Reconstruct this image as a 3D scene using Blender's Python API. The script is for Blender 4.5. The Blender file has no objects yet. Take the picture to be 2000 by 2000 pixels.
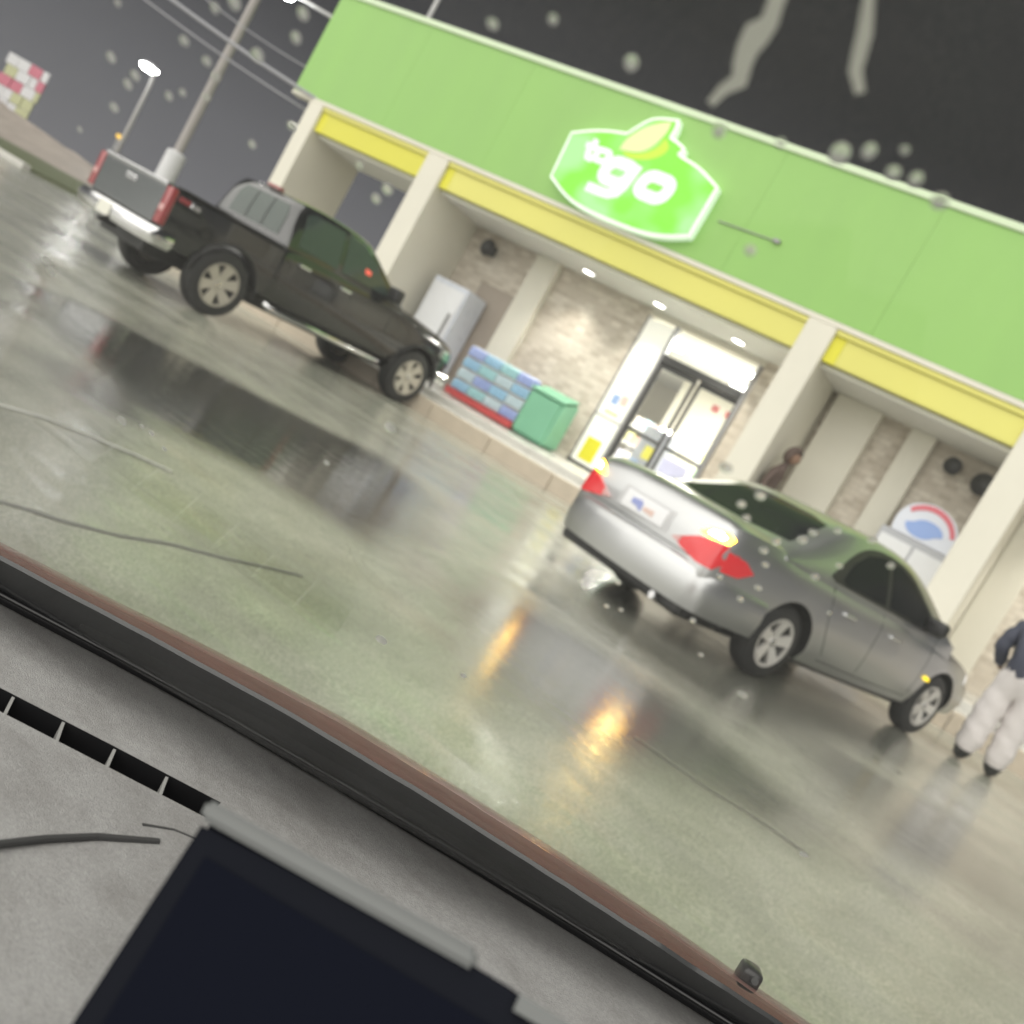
import bpy, bmesh, math, random
import numpy as np
from mathutils import Vector, Matrix
from mathutils.bvhtree import BVHTree
random.seed(7)
sc = bpy.context.scene
COL = sc.collection
R = math.radians

# ------------------------------------------------------------------ camera
H = 1.0924                      # eye height above the lot at the camera
FPX = 1945.0                    # focal length in pixels of the 2000 px photograph
FW = Vector((-0.45798321, 0.88424852, -0.09141076)).normalized()
IX = Vector((0.75176977, 0.44013069, 0.49104703)).normalized()
IY = FW.cross(IX).normalized()
IX = IY.cross(FW).normalized()
CAM = Vector((0, 0, H))
SLOPE = 0.0222                  # the lot climbs gently towards the shop
cam_d = bpy.data.cameras.new('camera')
cam = bpy.data.objects.new('camera', cam_d)
COL.objects.link(cam)
m = Matrix((IX, -IY, -FW)).transposed().to_4x4()
m.translation = CAM
cam.matrix_world = m
cam_d.sensor_width = 36
cam_d.lens = 36 * FPX / 2000
cam_d.clip_start = 0.02
cam_d.clip_end = 3000
cam_d.dof.use_dof = True
cam_d.dof.focus_distance = 0.95
cam_d.dof.aperture_fstop = cam_d.lens / 5.2
sc.camera = cam

# ------------------------------------------------------------------ world, lamp, exposure
w = bpy.data.worlds.new('World')
sc.world = w
w.use_nodes = True
nt = w.node_tree
nt.nodes.clear()
out = nt.nodes.new('ShaderNodeOutputWorld')
bg = nt.nodes.new('ShaderNodeBackground')
tc = nt.nodes.new('ShaderNodeTexCoord')
sp = nt.nodes.new('ShaderNodeSeparateXYZ')
rp = nt.nodes.new('ShaderNodeValToRGB')
nt.links.new(tc.outputs['Generated'], sp.inputs[0])
nt.links.new(sp.outputs['Z'], rp.inputs[0])
nt.links.new(rp.outputs[0], bg.inputs[0])
nt.links.new(bg.outputs[0], out.inputs[0])
el = rp.color_ramp.elements
el[0].position = 0.0
el[0].color = (.140, .138, .147, 1)
el[1].position = 1.0
el[1].color = (.012, .012, .0135, 1)
for p, c in ((.10, (.102, .101, .109, 1)), (.22, (.042, .042, .046, 1)), (.38, (.015, .0155, .017, 1))):
    e = el.new(p)
    e.color = c
bg.inputs[1].default_value = 1.0
SUN_AZ, SUN_EL = 258, 40        # direction the forecourt light comes from
sun_d = bpy.data.lights.new('sun', 'SUN')
sun = bpy.data.objects.new('sun', sun_d)
COL.objects.link(sun)
sun_d.energy = 4.3
sun_d.angle = R(125)
sun_d.color = (1.0, .97, .91)
sdir = Vector((math.cos(R(SUN_EL)) * math.cos(R(SUN_AZ)), math.cos(R(SUN_EL)) * math.sin(R(SUN_AZ)), math.sin(R(SUN_EL))))
sun.rotation_euler = sdir.to_track_quat('Z', 'Y').to_euler()
sun.location = (0, -20, 20)
sc.view_settings.view_transform = 'Standard'
sc.view_settings.look = 'None'
sc.view_settings.exposure = 0.40
sc.view_settings.gamma = 1
sc.view_settings.use_curve_mapping = False

# ------------------------------------------------------------------ helpers: pixels to places
def ray(x, y):
    return FW + IX * ((x - 1000) / FPX) + IY * ((y - 1000) / FPX)
def on_ground(x, y, dz=0):
    d = ray(x, y)
    return CAM + d * ((dz - H) / (d.z - SLOPE * d.y))
def on_y(x, y, Y):
    d = ray(x, y)
    return CAM + d * (Y / d.y)
def on_z(x, y, Z):
    d = ray(x, y)
    return CAM + d * ((Z - H) / d.z)
def on_plane(x, y, p, n):
    d = ray(x, y)
    return CAM + d * ((p - CAM).dot(n) / d.dot(n))
def gz(y):
    return SLOPE * y

# ------------------------------------------------------------------ helpers: materials
MATS = {}
def mat(name, col, rough=.6, metal=0, spec=.5, coat=0, noise=0, nscale=8, bump=0, bscale=40, emit=None, estr=0, trans=0, ior=1.45, alpha=1, ndetail=6, stretch=None):
    if name in MATS:
        return MATS[name]
    m = bpy.data.materials.new(name)
    m.use_nodes = True
    t = m.node_tree
    b = t.nodes['Principled BSDF']
    b.inputs['Base Color'].default_value = (*col, 1)
    b.inputs['Roughness'].default_value = rough
    b.inputs['Metallic'].default_value = metal
    b.inputs['Specular IOR Level'].default_value = spec
    b.inputs['Coat Weight'].default_value = coat
    b.inputs['Coat Roughness'].default_value = .04
    b.inputs['Transmission Weight'].default_value = trans
    b.inputs['IOR'].default_value = ior
    b.inputs['Alpha'].default_value = alpha
    if emit:
        b.inputs['Emission Color'].default_value = (*emit, 1)
        b.inputs['Emission Strength'].default_value = estr
    tcn = t.nodes.new('ShaderNodeTexCoord')
    src = tcn.outputs['Object']
    if stretch:
        mp = t.nodes.new('ShaderNodeMapping')
        mp.inputs['Scale'].default_value = stretch
        t.links.new(src, mp.inputs[0])
        src = mp.outputs[0]
    if noise:
        n = t.nodes.new('ShaderNodeTexNoise')
        n.inputs['Scale'].default_value = nscale
        n.inputs['Detail'].default_value = ndetail
        t.links.new(src, n.inputs['Vector'])
        mx = t.nodes.new('ShaderNodeMix')
        mx.data_type = 'RGBA'
        mx.inputs['A'].default_value = (*[c * (1 - noise) for c in col], 1)
        mx.inputs['B'].default_value = (*[min(1, c * (1 + noise)) for c in col], 1)
        t.links.new(n.outputs['Fac'], mx.inputs['Factor'])
        t.links.new(mx.outputs['Result'], b.inputs['Base Color'])
        mr = t.nodes.new('ShaderNodeMapRange')
        mr.inputs['To Min'].default_value = max(0, rough - .12)
        mr.inputs['To Max'].default_value = min(1, rough + .12)
        t.links.new(n.outputs['Fac'], mr.inputs[0])
        t.links.new(mr.outputs[0], b.inputs['Roughness'])
    if bump:
        n2 = t.nodes.new('ShaderNodeTexNoise')
        n2.inputs['Scale'].default_value = bscale
        n2.inputs['Detail'].default_value = 4
        t.links.new(src, n2.inputs['Vector'])
        bp = t.nodes.new('ShaderNodeBump')
        bp.inputs['Strength'].default_value = bump
        bp.inputs['Distance'].default_value = .01
        t.links.new(n2.outputs['Fac'], bp.inputs['Height'])
        t.links.new(bp.outputs[0], b.inputs['Normal'])
    MATS[name] = m
    return m
def glow(name, col, strength):
    if name in MATS:
        return MATS[name]
    m = bpy.data.materials.new(name)
    m.use_nodes = True
    t = m.node_tree
    t.nodes.clear()
    o = t.nodes.new('ShaderNodeOutputMaterial')
    e = t.nodes.new('ShaderNodeEmission')
    e.inputs[0].default_value = (*col, 1)
    e.inputs[1].default_value = strength
    t.links.new(e.outputs[0], o.inputs[0])
    MATS[name] = m
    return m
def clear_glass(name, tint=(1, 1, 1), refl=.04, film=0.0, filmcol=(.8, .8, .8)):
    if name in MATS:
        return MATS[name]
    m = bpy.data.materials.new(name)
    m.use_nodes = True
    t = m.node_tree
    t.nodes.clear()
    o = t.nodes.new('ShaderNodeOutputMaterial')
    tr = t.nodes.new('ShaderNodeBsdfTransparent')
    tr.inputs[0].default_value = (*tint, 1)
    gl = t.nodes.new('ShaderNodeBsdfGlossy')
    gl.inputs['Roughness'].default_value = .02
    lw = t.nodes.new('ShaderNodeLayerWeight')
    lw.inputs['Blend'].default_value = .5
    pw_ = t.nodes.new('ShaderNodeMath')
    pw_.operation = 'POWER'
    pw_.inputs[1].default_value = 5
    t.links.new(lw.outputs['Facing'], pw_.inputs[0])
    mr = t.nodes.new('ShaderNodeMapRange')
    mr.inputs['To Min'].default_value = refl
    mr.inputs['To Max'].default_value = 1
    t.links.new(pw_.outputs[0], mr.inputs[0])
    lw = mr
    mx = t.nodes.new('ShaderNodeMixShader')
    t.links.new(lw.outputs[0], mx.inputs[0])
    t.links.new(tr.outputs[0], mx.inputs[1])
    t.links.new(gl.outputs[0], mx.inputs[2])
    last = mx
    if film:
        df = t.nodes.new('ShaderNodeBsdfDiffuse' if name in ('smear', 'windscreen_glass') else 'ShaderNodeBsdfTranslucent')
        df.inputs[0].default_value = (*filmcol, 1)
        m2 = t.nodes.new('ShaderNodeMixShader')
        m2.inputs[0].default_value = film
        t.links.new(mx.outputs[0], m2.inputs[1])
        t.links.new(df.outputs[0], m2.inputs[2])
        last = m2
    t.links.new(last.outputs[0], o.inputs[0])
    MATS[name] = m
    return m

# ------------------------------------------------------------------ helpers: meshes
def obj(name, bm, material, parent=None, smooth=False, recalc=True, sharp=None):
    if recalc:
        bmesh.ops.recalc_face_normals(bm, faces=bm.faces)
    me = bpy.data.meshes.new(name)
    bm.to_mesh(me)
    bm.free()
    o = bpy.data.objects.new(name, me)
    COL.objects.link(o)
    mats = material if isinstance(material, (list, tuple)) else [material]
    for mm in mats:
        me.materials.append(mm)
    if smooth:
        me.shade_smooth()
        if sharp:
            me.set_sharp_from_angle(angle=R(sharp))
    if parent is not None:
        o.parent = parent
    return o
def tag(o, label, cat, group=None):
    o['label'] = label
    o['category'] = cat
    if group:
        o['group'] = group
    return o
def thing(name, label, cat, loc=(0, 0, 0), rz=0, group=None, mw=None):
    e = bpy.data.objects.new(name, None)
    COL.objects.link(e)
    e.empty_display_size = .2
    if mw is not None:
        e.matrix_world = mw
    else:
        e.location = loc
        e.rotation_euler = (0, 0, rz)
    tag(e, label, cat, group)
    return e
def structure(o):
    o['kind'] = 'structure'
    return o
def copy_tree(o, parent=None):
    c = o.copy()
    COL.objects.link(c)
    c.parent = parent
    for ch in list(o.children):
        copy_tree(ch, c)
    return c
def box(bm, x0, x1, y0, y1, z0, z1, bev=0, seg=1):
    v = [bm.verts.new(p) for p in ((x0, y0, z0), (x1, y0, z0), (x1, y1, z0), (x0, y1, z0), (x0, y0, z1), (x1, y0, z1), (x1, y1, z1), (x0, y1, z1))]
    fs = [bm.faces.new([v[i] for i in f]) for f in ((0, 3, 2, 1), (4, 5, 6, 7), (0, 1, 5, 4), (1, 2, 6, 5), (2, 3, 7, 6), (3, 0, 4, 7))]
    if bev:
        es = set(e for f in fs for e in f.edges)
        bmesh.ops.bevel(bm, geom=list(es), offset=bev, segments=seg, affect='EDGES', profile=.5)
def bx(name, x0, x1, y0, y1, z0, z1, material, parent=None, bev=0, seg=1):
    bm = bmesh.new()
    box(bm, x0, x1, y0, y1, z0, z1, bev, seg)
    return obj(name, bm, material, parent)
def basis(d):
    d = Vector(d).normalized()
    a = Vector((0, 0, 1)) if abs(d.z) < .9 else Vector((1, 0, 0))
    u = d.cross(a).normalized()
    return u, d.cross(u).normalized()
def tube(bm, pts, rad, n=8, cap=True):
    pts = [Vector(p) for p in pts]
    rads = rad if isinstance(rad, (list, tuple)) else [rad] * len(pts)
    rings = []
    for i, p in enumerate(pts):
        d = (pts[min(i + 1, len(pts) - 1)] - pts[max(i - 1, 0)])
        u, v = basis(d)
        rings.append([bm.verts.new(p + (u * math.cos(2 * math.pi * k / n) + v * math.sin(2 * math.pi * k / n)) * rads[i]) for k in range(n)])
    for a, b in zip(rings, rings[1:]):
        for k in range(n):
            bm.faces.new((a[k], a[(k + 1) % n], b[(k + 1) % n], b[k]))
    if cap:
        bm.faces.new(rings[0][::-1])
        bm.faces.new(rings[-1])
def lathe(bm, prof, n=24, axis='Z', center=(0, 0, 0), cap=(True, True)):
    c = Vector(center)
    rings = []
    for r, h in prof:
        ring = []
        for k in range(n):
            a = 2 * math.pi * k / n
            if axis == 'Z':
                p = (r * math.cos(a), r * math.sin(a), h)
            elif axis == 'Y':
                p = (r * math.cos(a), h, r * math.sin(a))
            else:
                p = (h, r * math.cos(a), r * math.sin(a))
            ring.append(bm.verts.new(c + Vector(p)))
        rings.append(ring)
    for a, b in zip(rings, rings[1:]):
        for k in range(n):
            bm.faces.new((a[k], a[(k + 1) % n], b[(k + 1) % n], b[k]))
    if cap[0]:
        bm.faces.new(rings[0][::-1])
    if cap[1]:
        bm.faces.new(rings[-1])
def prism(bm, pts, off):
    a = [bm.verts.new(p) for p in pts]
    b = [bm.verts.new(Vector(p) + Vector(off)) for p in pts]
    bm.faces.new(a[::-1])
    bm.faces.new(b)
    n = len(a)
    for k in range(n):
        bm.faces.new((a[k], a[(k + 1) % n], b[(k + 1) % n], b[k]))
def spline(rows, n):
    rows = np.array(rows, float)
    k = len(rows)
    outp = []
    for i in range(k - 1):
        p0, p1, p2, p3 = rows[max(i - 1, 0)], rows[i], rows[i + 1], rows[min(i + 2, k - 1)]
        for j in range(n):
            t = j / n
            outp.append(.5 * ((2 * p1) + (-p0 + p2) * t + (2 * p0 - 5 * p1 + 4 * p2 - p3) * t * t + (-p0 + 3 * p1 - 3 * p2 + p3) * t ** 3))
    outp.append(rows[-1])
    return outp
def loft(bm, rings):
    vr = [[bm.verts.new(p) for p in r] for r in rings]
    n = len(vr[0])
    for a, b in zip(vr, vr[1:]):
        for k in range(n):
            bm.faces.new((a[k], a[(k + 1) % n], b[(k + 1) % n], b[k]))
    bm.faces.new(vr[0][::-1])
    bm.faces.new(vr[-1])
def sym_ring(x, half):
    left = [(x, y, z) for y, z in half]
    right = [(x, -y, z) for y, z in reversed(half) if y > 1e-6]
    return left + right
def bool_cut(o, cutters):
    for c in cutters:
        md = o.modifiers.new('cut', 'BOOLEAN')
        md.operation = 'DIFFERENCE'
        md.object = c
        md.solver = 'EXACT'
        try:
            md.material_mode = 'TRANSFER'
        except Exception:
            pass
    bpy.context.view_layer.update()
    dg = bpy.context.evaluated_depsgraph_get()
    me = bpy.data.meshes.new_from_object(o.evaluated_get(dg))
    o.modifiers.clear()
    old = o.data
    o.data = me
    me.name = old.name
    for c in cutters:
        bpy.data.objects.remove(c)
def patch(name, poly, start, direction, bvhs, off, material, parent, res=.06, depth=.02, smooth=True):
    """a piece of sheet cut to an outline and laid onto a curved body"""
    d = Vector(direction).normalized()
    bm = bmesh.new()
    vs = [bm.verts.new((a, b, 0)) for a, b in poly]
    bm.faces.new(vs)
    for ax in (0, 1):
        lo = min(p[ax] for p in poly)
        hi = max(p[ax] for p in poly)
        k = int((hi - lo) / res)
        for i in range(1, k + 1):
            c = lo + (hi - lo) * i / (k + 1)
            no = (1, 0, 0) if ax == 0 else (0, 1, 0)
            co = (c, 0, 0) if ax == 0 else (0, c, 0)
            bmesh.ops.bisect_plane(bm, geom=bm.verts[:] + bm.edges[:] + bm.faces[:], plane_co=co, plane_no=no)
    bad = []
    good = []
    for v in bm.verts:
        s = Vector(start(v.co.x, v.co.y))
        best = None
        for t in bvhs:
            h = t.ray_cast(s, d)
            if h[0] is not None and (best is None or h[3] < best):
                best = h[3]
        if best is None:
            bad.append((v, s))
        else:
            v.co = s + d * (best - off)
            good.append((v.co.copy(), best))
    for v, s in bad:
        if good:
            q = min(good, key=lambda g: (g[0] - (s + d * (g[1] - off))).length)
            v.co = s + d * (q[1] - off)
    be = [e for e in bm.edges if len(e.link_faces) == 1]
    r = bmesh.ops.extrude_edge_only(bm, edges=be)
    for g in r['geom']:
        if isinstance(g, bmesh.types.BMVert):
            g.co += d * depth
    return obj(name, bm, material, parent, smooth=smooth, sharp=40)
def vehicle_frame(x, y, ang, off):
    r = Vector((x, y, gz(y)))
    t = R(ang)
    d = Vector((math.cos(t), math.sin(t), SLOPE * math.sin(t))).normalized()
    l = Vector((-math.sin(t), math.cos(t), SLOPE * math.cos(t))).normalized()
    u = d.cross(l)
    mm = Matrix((d, l, u)).transposed().to_4x4()
    mm.translation = r + l * off
    return mm
# ------------------------------------------------------------------ the ground
xs = np.concatenate([[-900, -500, -250, -140, -90, -65, -50], np.arange(-42, 12, .16), [14, 18, 25, 40, 80, 200, 500]])
ys = np.concatenate([[-500, -200, -80, -30, -14], np.arange(-8, 13.4, .13), np.arange(13.6, 30, .6), [34, 42, 55, 80, 140, 300, 700]])
def inside(poly, X, Y):
    c = np.zeros(X.shape, bool)
    n = len(poly)
    for i in range(n):
        x1, y1 = poly[i]
        x2, y2 = poly[(i + 1) % n]
        cond = ((y1 > Y) != (y2 > Y))
        with np.errstate(divide='ignore', invalid='ignore'):
            xi = (x2 - x1) * (Y - y1) / (y2 - y1 + 1e-12) + x1
        c ^= cond & (X < xi)
    return c
def edge_dist(poly, X, Y):
    d = np.full(X.shape, 1e9)
    n = len(poly)
    for i in range(n):
        x1, y1 = poly[i]
        x2, y2 = poly[(i + 1) % n]
        dx, dy = x2 - x1, y2 - y1
        t = np.clip(((X - x1) * dx + (Y - y1) * dy) / (dx * dx + dy * dy + 1e-12), 0, 1)
        d = np.minimum(d, np.hypot(X - x1 - t * dx, Y - y1 - t * dy))
    return d
PUDDLES_AND_SHADE = [
    ([(430, 1040), (620, 1100), (790, 1170), (900, 1290), (780, 1310), (620, 1260), (480, 1150)], .45, .50),
    ([(1070, 1085), (1250, 1150), (1420, 1280), (1600, 1360), (1800, 1430), (1770, 1500), (1560, 1440), (1380, 1370), (1190, 1240)], .3, .72),  # dark smooth patch painted in for the shade under the sedan
    ([(30, 545), (170, 598), (330, 682), (520, 780), (740, 892), (815, 950), (800, 1040), (740, 1075), (660, 1030), (480, 915), (350, 845), (260, 790), (160, 690), (90, 620)], .22, 1.0),
    ([(60, 690), (150, 712), (280, 770), (330, 850), (250, 830), (120, 760)], .2, .7),
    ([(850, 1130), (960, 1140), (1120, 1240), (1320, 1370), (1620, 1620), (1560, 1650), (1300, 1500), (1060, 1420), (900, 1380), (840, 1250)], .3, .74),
    ([(1560, 1420), (1700, 1500), (1960, 1650), (1990, 1780), (1700, 1640)], .3, .6),
]
X, Y = np.meshgrid(xs, ys)
def wob(x, y):
    return .16 * np.sin(1.7 * x + 2.3 * y) + .10 * np.sin(4.1 * x - 3.3 * y + 1) + .06 * np.sin(9.3 * x + 7.9 * y + 2)
wet = np.zeros(X.shape)
for poly, soft, lev in PUDDLES_AND_SHADE:
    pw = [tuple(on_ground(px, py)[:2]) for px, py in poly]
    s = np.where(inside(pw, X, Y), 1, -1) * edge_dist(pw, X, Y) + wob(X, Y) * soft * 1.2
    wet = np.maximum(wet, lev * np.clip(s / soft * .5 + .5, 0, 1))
Z = SLOPE * np.clip(Y, -40, 70)
nx, ny = len(xs), len(ys)
verts = np.stack([X.ravel(), Y.ravel(), Z.ravel()], 1)
idx = np.arange(nx * ny).reshape(ny, nx)
faces = np.stack([idx[:-1, :-1].ravel(), idx[:-1, 1:].ravel(), idx[1:, 1:].ravel(), idx[1:, :-1].ravel()], 1)
me = bpy.data.meshes.new('ground')
me.from_pydata(verts.tolist(), [], faces.tolist())
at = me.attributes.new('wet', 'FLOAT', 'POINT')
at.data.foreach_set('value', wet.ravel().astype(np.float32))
me.shade_smooth()
ground = structure(bpy.data.objects.new('ground', me))
COL.objects.link(ground)
gm = bpy.data.materials.new('wet_pavement')
gm.use_nodes = True
t = gm.node_tree
b = t.nodes['Principled BSDF']
L = t.links.new
N = t.nodes.new
def nn(kind, **kw):
    n = N(kind)
    for k, v in kw.items():
        n.inputs[k].default_value = v
    return n
geo = N('ShaderNodeNewGeometry')
att = N('ShaderNodeAttribute')
att.attribute_name = 'wet'
big = nn('ShaderNodeTexNoise', Scale=.55, Detail=5, Roughness=.6)
mp = N('ShaderNodeMapping')
mp.inputs['Rotation'].default_value = (0, 0, R(-32))
mp.inputs['Scale'].default_value = (.55, 3.4, 1)
L(geo.outputs['Position'], mp.inputs[0])
L(mp.outputs[0], big.inputs['Vector'])
fine = nn('ShaderNodeTexNoise', Scale=95, Detail=3)
L(geo.outputs['Position'], fine.inputs['Vector'])
mid = nn('ShaderNodeTexNoise', Scale=6, Detail=6)
L(geo.outputs['Position'], mid.inputs['Vector'])
rampb = N('ShaderNodeValToRGB')
rampb.color_ramp.elements[0].position = .40
rampb.color_ramp.elements[1].position = .60
mid2 = nn('ShaderNodeTexNoise', Scale=4.5, Detail=4, Roughness=.6)
L(mp.outputs[0], mid2.inputs['Vector'])
bm_ = N('ShaderNodeMix')
bm_.inputs['Factor'].default_value = .38
L(big.outputs['Fac'], bm_.inputs['A'])
L(mid2.outputs['Fac'], bm_.inputs['B'])
L(bm_.outputs['Result'], rampb.inputs[0])
# wetness = puddles and sedan shade patch + film that varies over the lot
film = nn('ShaderNodeMath')
film.operation = 'MULTIPLY'
film.inputs[1].default_value = .80
L(rampb.outputs[0], film.inputs[0])
wetm = N('ShaderNodeMath')
wetm.operation = 'MAXIMUM'
L(film.outputs[0], wetm.inputs[0])
L(att.outputs['Fac'], wetm.inputs[1])
dry = N('ShaderNodeMix')
dry.data_type = 'RGBA'
dry.inputs['A'].default_value = (.40, .406, .335, 1)
dry.inputs['B'].default_value = (.56, .562, .475, 1)
L(mid.outputs['Fac'], dry.inputs['Factor'])
grn = N('ShaderNodeMix')
grn.data_type = 'RGBA'
grn.blend_type = 'MULTIPLY'
grn.inputs['Factor'].default_value = .42
L(dry.outputs['Result'], grn.inputs['A'])
fr = N('ShaderNodeValToRGB')
fr.color_ramp.elements[0].position = .35
fr.color_ramp.elements[1].position = .65
L(fine.outputs['Fac'], fr.inputs[0])
L(fr.outputs[0], grn.inputs['B'])
cmix = N('ShaderNodeMix')
cmix.data_type = 'RGBA'
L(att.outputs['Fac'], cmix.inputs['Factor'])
stn = nn('ShaderNodeTexNoise', Scale=.9, Detail=8, Roughness=.7)
L(geo.outputs['Position'], stn.inputs['Vector'])
srp = N('ShaderNodeValToRGB')
srp.color_ramp.elements[0].position = .38
srp.color_ramp.elements[0].color = (.66, .66, .66, 1)
srp.color_ramp.elements[1].position = .55
L(stn.outputs['Fac'], srp.inputs[0])
smx = N('ShaderNodeMix')
smx.data_type = 'RGBA'
smx.blend_type = 'MULTIPLY'
smx.inputs['Factor'].default_value = .8
L(grn.outputs['Result'], smx.inputs['A'])
L(srp.outputs[0], smx.inputs['B'])
L(smx.outputs['Result'], cmix.inputs['A'])
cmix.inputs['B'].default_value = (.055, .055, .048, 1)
L(cmix.outputs['Result'], b.inputs['Base Color'])
rr = N('ShaderNodeMapRange')
rr.inputs['From Min'].default_value = 0
rr.inputs['From Max'].default_value = 1
rr.inputs['To Min'].default_value = .24
rr.inputs['To Max'].default_value = .035
L(wetm.outputs[0], rr.inputs[0])
L(rr.outputs[0], b.inputs['Roughness'])
b.inputs['Specular IOR Level'].default_value = .5
b.inputs['IOR'].default_value = 1.95
bp = N('ShaderNodeBump')
bp.inputs['Distance'].default_value = .004
inv = N('ShaderNodeMath')
inv.operation = 'SUBTRACT'
inv.inputs[0].default_value = 1.0
L(wetm.outputs[0], inv.inputs[1])
bs = N('ShaderNodeMath')
bs.operation = 'MULTIPLY'
bs.inputs[1].default_value = .55
L(inv.outputs[0], bs.inputs[0])
L(bs.outputs[0], bp.inputs['Strength'])
L(fine.outputs['Fac'], bp.inputs['Height'])
bp2 = N('ShaderNodeBump')
bp2.inputs['Distance'].default_value = .012
bp2.inputs['Strength'].default_value = .22
L(mid2.outputs['Fac'], bp2.inputs['Height'])
L(bp.outputs[0], bp2.inputs['Normal'])
L(bp2.outputs[0], b.inputs['Normal'])
me.materials.append(gm)

# pale strip and tar seams lying on the lot
def ground_strip(name, pts, width, material, dz=.004, parent=ground):
    bm = bmesh.new()
    prev = None
    P = [on_ground(*p) for p in pts]
    for i, p in enumerate(P):
        d = (P[min(i + 1, len(P) - 1)] - P[max(i - 1, 0)])
        s = Vector((-d.y, d.x, 0)).normalized() * width / 2 * random.uniform(.7, 1.2)
        a, c = p + s, p - s
        a.z = gz(a.y) + dz
        c.z = gz(c.y) + dz
        a, c = bm.verts.new(a), bm.verts.new(c)
        if prev:
            bm.faces.new((prev[0], a, c, prev[1]))
        prev = (a, c)
    return obj(name, bm, material, parent)
M_tar = mat('tar_seam', (.20, .20, .18), .3)
M_pale = mat('pale_strip_grey', (.48, .48, .44), .3, noise=.3, nscale=9)
ground_strip('tar_seam', [(-60, 965), (40, 992), (120, 1018), (230, 1046), (330, 1062), (430, 1088), (520, 1108), (590, 1125)], .028, M_tar)
ground_strip('tar_seam', [(1240, 1440), (1310, 1490), (1380, 1540), (1450, 1582), (1510, 1622), (1575, 1668)], .022, M_tar)
ground_strip('pale_strip', [(-60, 770), (0, 792), (90, 818), (190, 858), (270, 892), (335, 922)], .05, M_pale)

# raised walk in front of the shop
YK = 13.02                      # kerb face
YW = 15.52                      # shop wall
M_kerb = mat('kerb_stone', (.50, .43, .34), .55, noise=.18, nscale=5, bump=.3)
M_walk = mat('walk_concrete', (.52, .51, .47), .30, noise=.16, nscale=3, bump=.25, bscale=60)
XL, XR = -16.2, 8
bm = bmesh.new()
z0 = gz(YK)
pr = [(YK, z0 - .05), (YK + .015, z0 + .235), (YK + .04, z0 + .25), (13.82, z0 + .275), (13.83, z0 + .385), (13.85, z0 + .395), (YW + .4, .80), (YW + .4, z0 - .05)]
prism(bm, [(XL, y, z) for y, z in pr], (XR - XL, 0, 0))
walk = structure(obj('sidewalk', bm, M_walk))
def walk_z(y):
    return z0 + .26 if y < 13.84 else z0 + .395 + (y - 13.85) * ((.80 - z0 - .395) / (YW + .4 - 13.85))
# kerb stones, each its own block
x = XL
k = 0
while x < XR - .1:
    L_ = 1.22
    bm = bmesh.new()
    box(bm, x + .006, min(x + L_ - .006, XR), YK - .03, YK + .16, z0 - .05, z0 + .262, .012)
    o = obj('kerb_stone', bm, M_kerb, walk)
    x += L_

# ------------------------------------------------------------------ street bank on the left
M_earth = mat('wet_earth', (.27, .235, .205), .6, noise=.35, nscale=1.5, bump=.5, bscale=3)
M_grass = mat('grass', (.085, .10, .045), .7, noise=.4, nscale=2, bump=.6, bscale=9)
bm = bmesh.new()
for i in range(61):
    for j in range(15):
        x = -72 + i * .8
        y = 18 + j * .8
        h = 1.0 * math.exp(-((j - 7) / 4.0) ** 2) * min(1, max(0, (-30.5 - x) / 9)) * (1 + .16 * math.sin(i * 1.9) + .1 * math.sin(i * .7 + j))
        bm.verts.new((x, y, gz(y) - .03 + h * 1.0))
bm.verts.ensure_lookup_table()
for i in range(60):
    for j in range(14):
        a = i * 15 + j
        bm.faces.new([bm.verts[q] for q in (a, a + 15, a + 16, a + 1)])
structure(obj('bank', bm, M_earth, smooth=True))
bm = bmesh.new()
prism(bm, [(-75, 14.4, gz(14.4) - .05), (-23.2, 14.4, gz(14.4) - .05), (-21.2, 17.6, gz(17.6) - .05), (-30, 30, gz(30) - .05), (-75, 30, gz(30) - .05)], (0, 0, .12))
structure(obj('verge', bm, M_grass))
bm = bmesh.new()
box(bm, -75, -22.9, 14.15, 14.38, gz(14.2) - .05, gz(14.2) + .13, .02)
structure(obj('street_kerb', bm, mat('street_kerb', (.5, .49, .46), .5, noise=.2)))
# ------------------------------------------------------------------ the shop
YF = 13.9
M_green = mat('green_cladding', (.265, .49, .13), .45, noise=.09, nscale=1.1, ndetail=5, stretch=(1.6, 1, .25))
M_cap = mat('pale_green_cap', (.60, .72, .50), .35)
M_yellow = mat('yellow_face', (.68, .645, .165), .45, noise=.06, nscale=.7, ndetail=2)
M_yellow2 = mat('yellow_edge', (.70, .66, .04), .4)
M_cream = mat('cream_stucco', (.70, .675, .585), .7, noise=.07, nscale=1.2, bump=.15, bscale=70)
M_soffit = mat('soffit_grey', (.74, .735, .70), .6, noise=.05, nscale=1)
M_dark = mat('dark_frame', (.06, .06, .06), .4)
M_alu = mat('grey_aluminium', (.28, .28, .28), .35, metal=.5)
M_white = mat('white_enamel', (.72, .73, .75), .35, noise=.05)
M_door = clear_glass('door_glass', (.96, .97, .96), .04)
M_lamp = glow('lamp_white', (1, .97, .9), 9)
M_tube = glow('tube_white', (1, .98, .93), 9)
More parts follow.
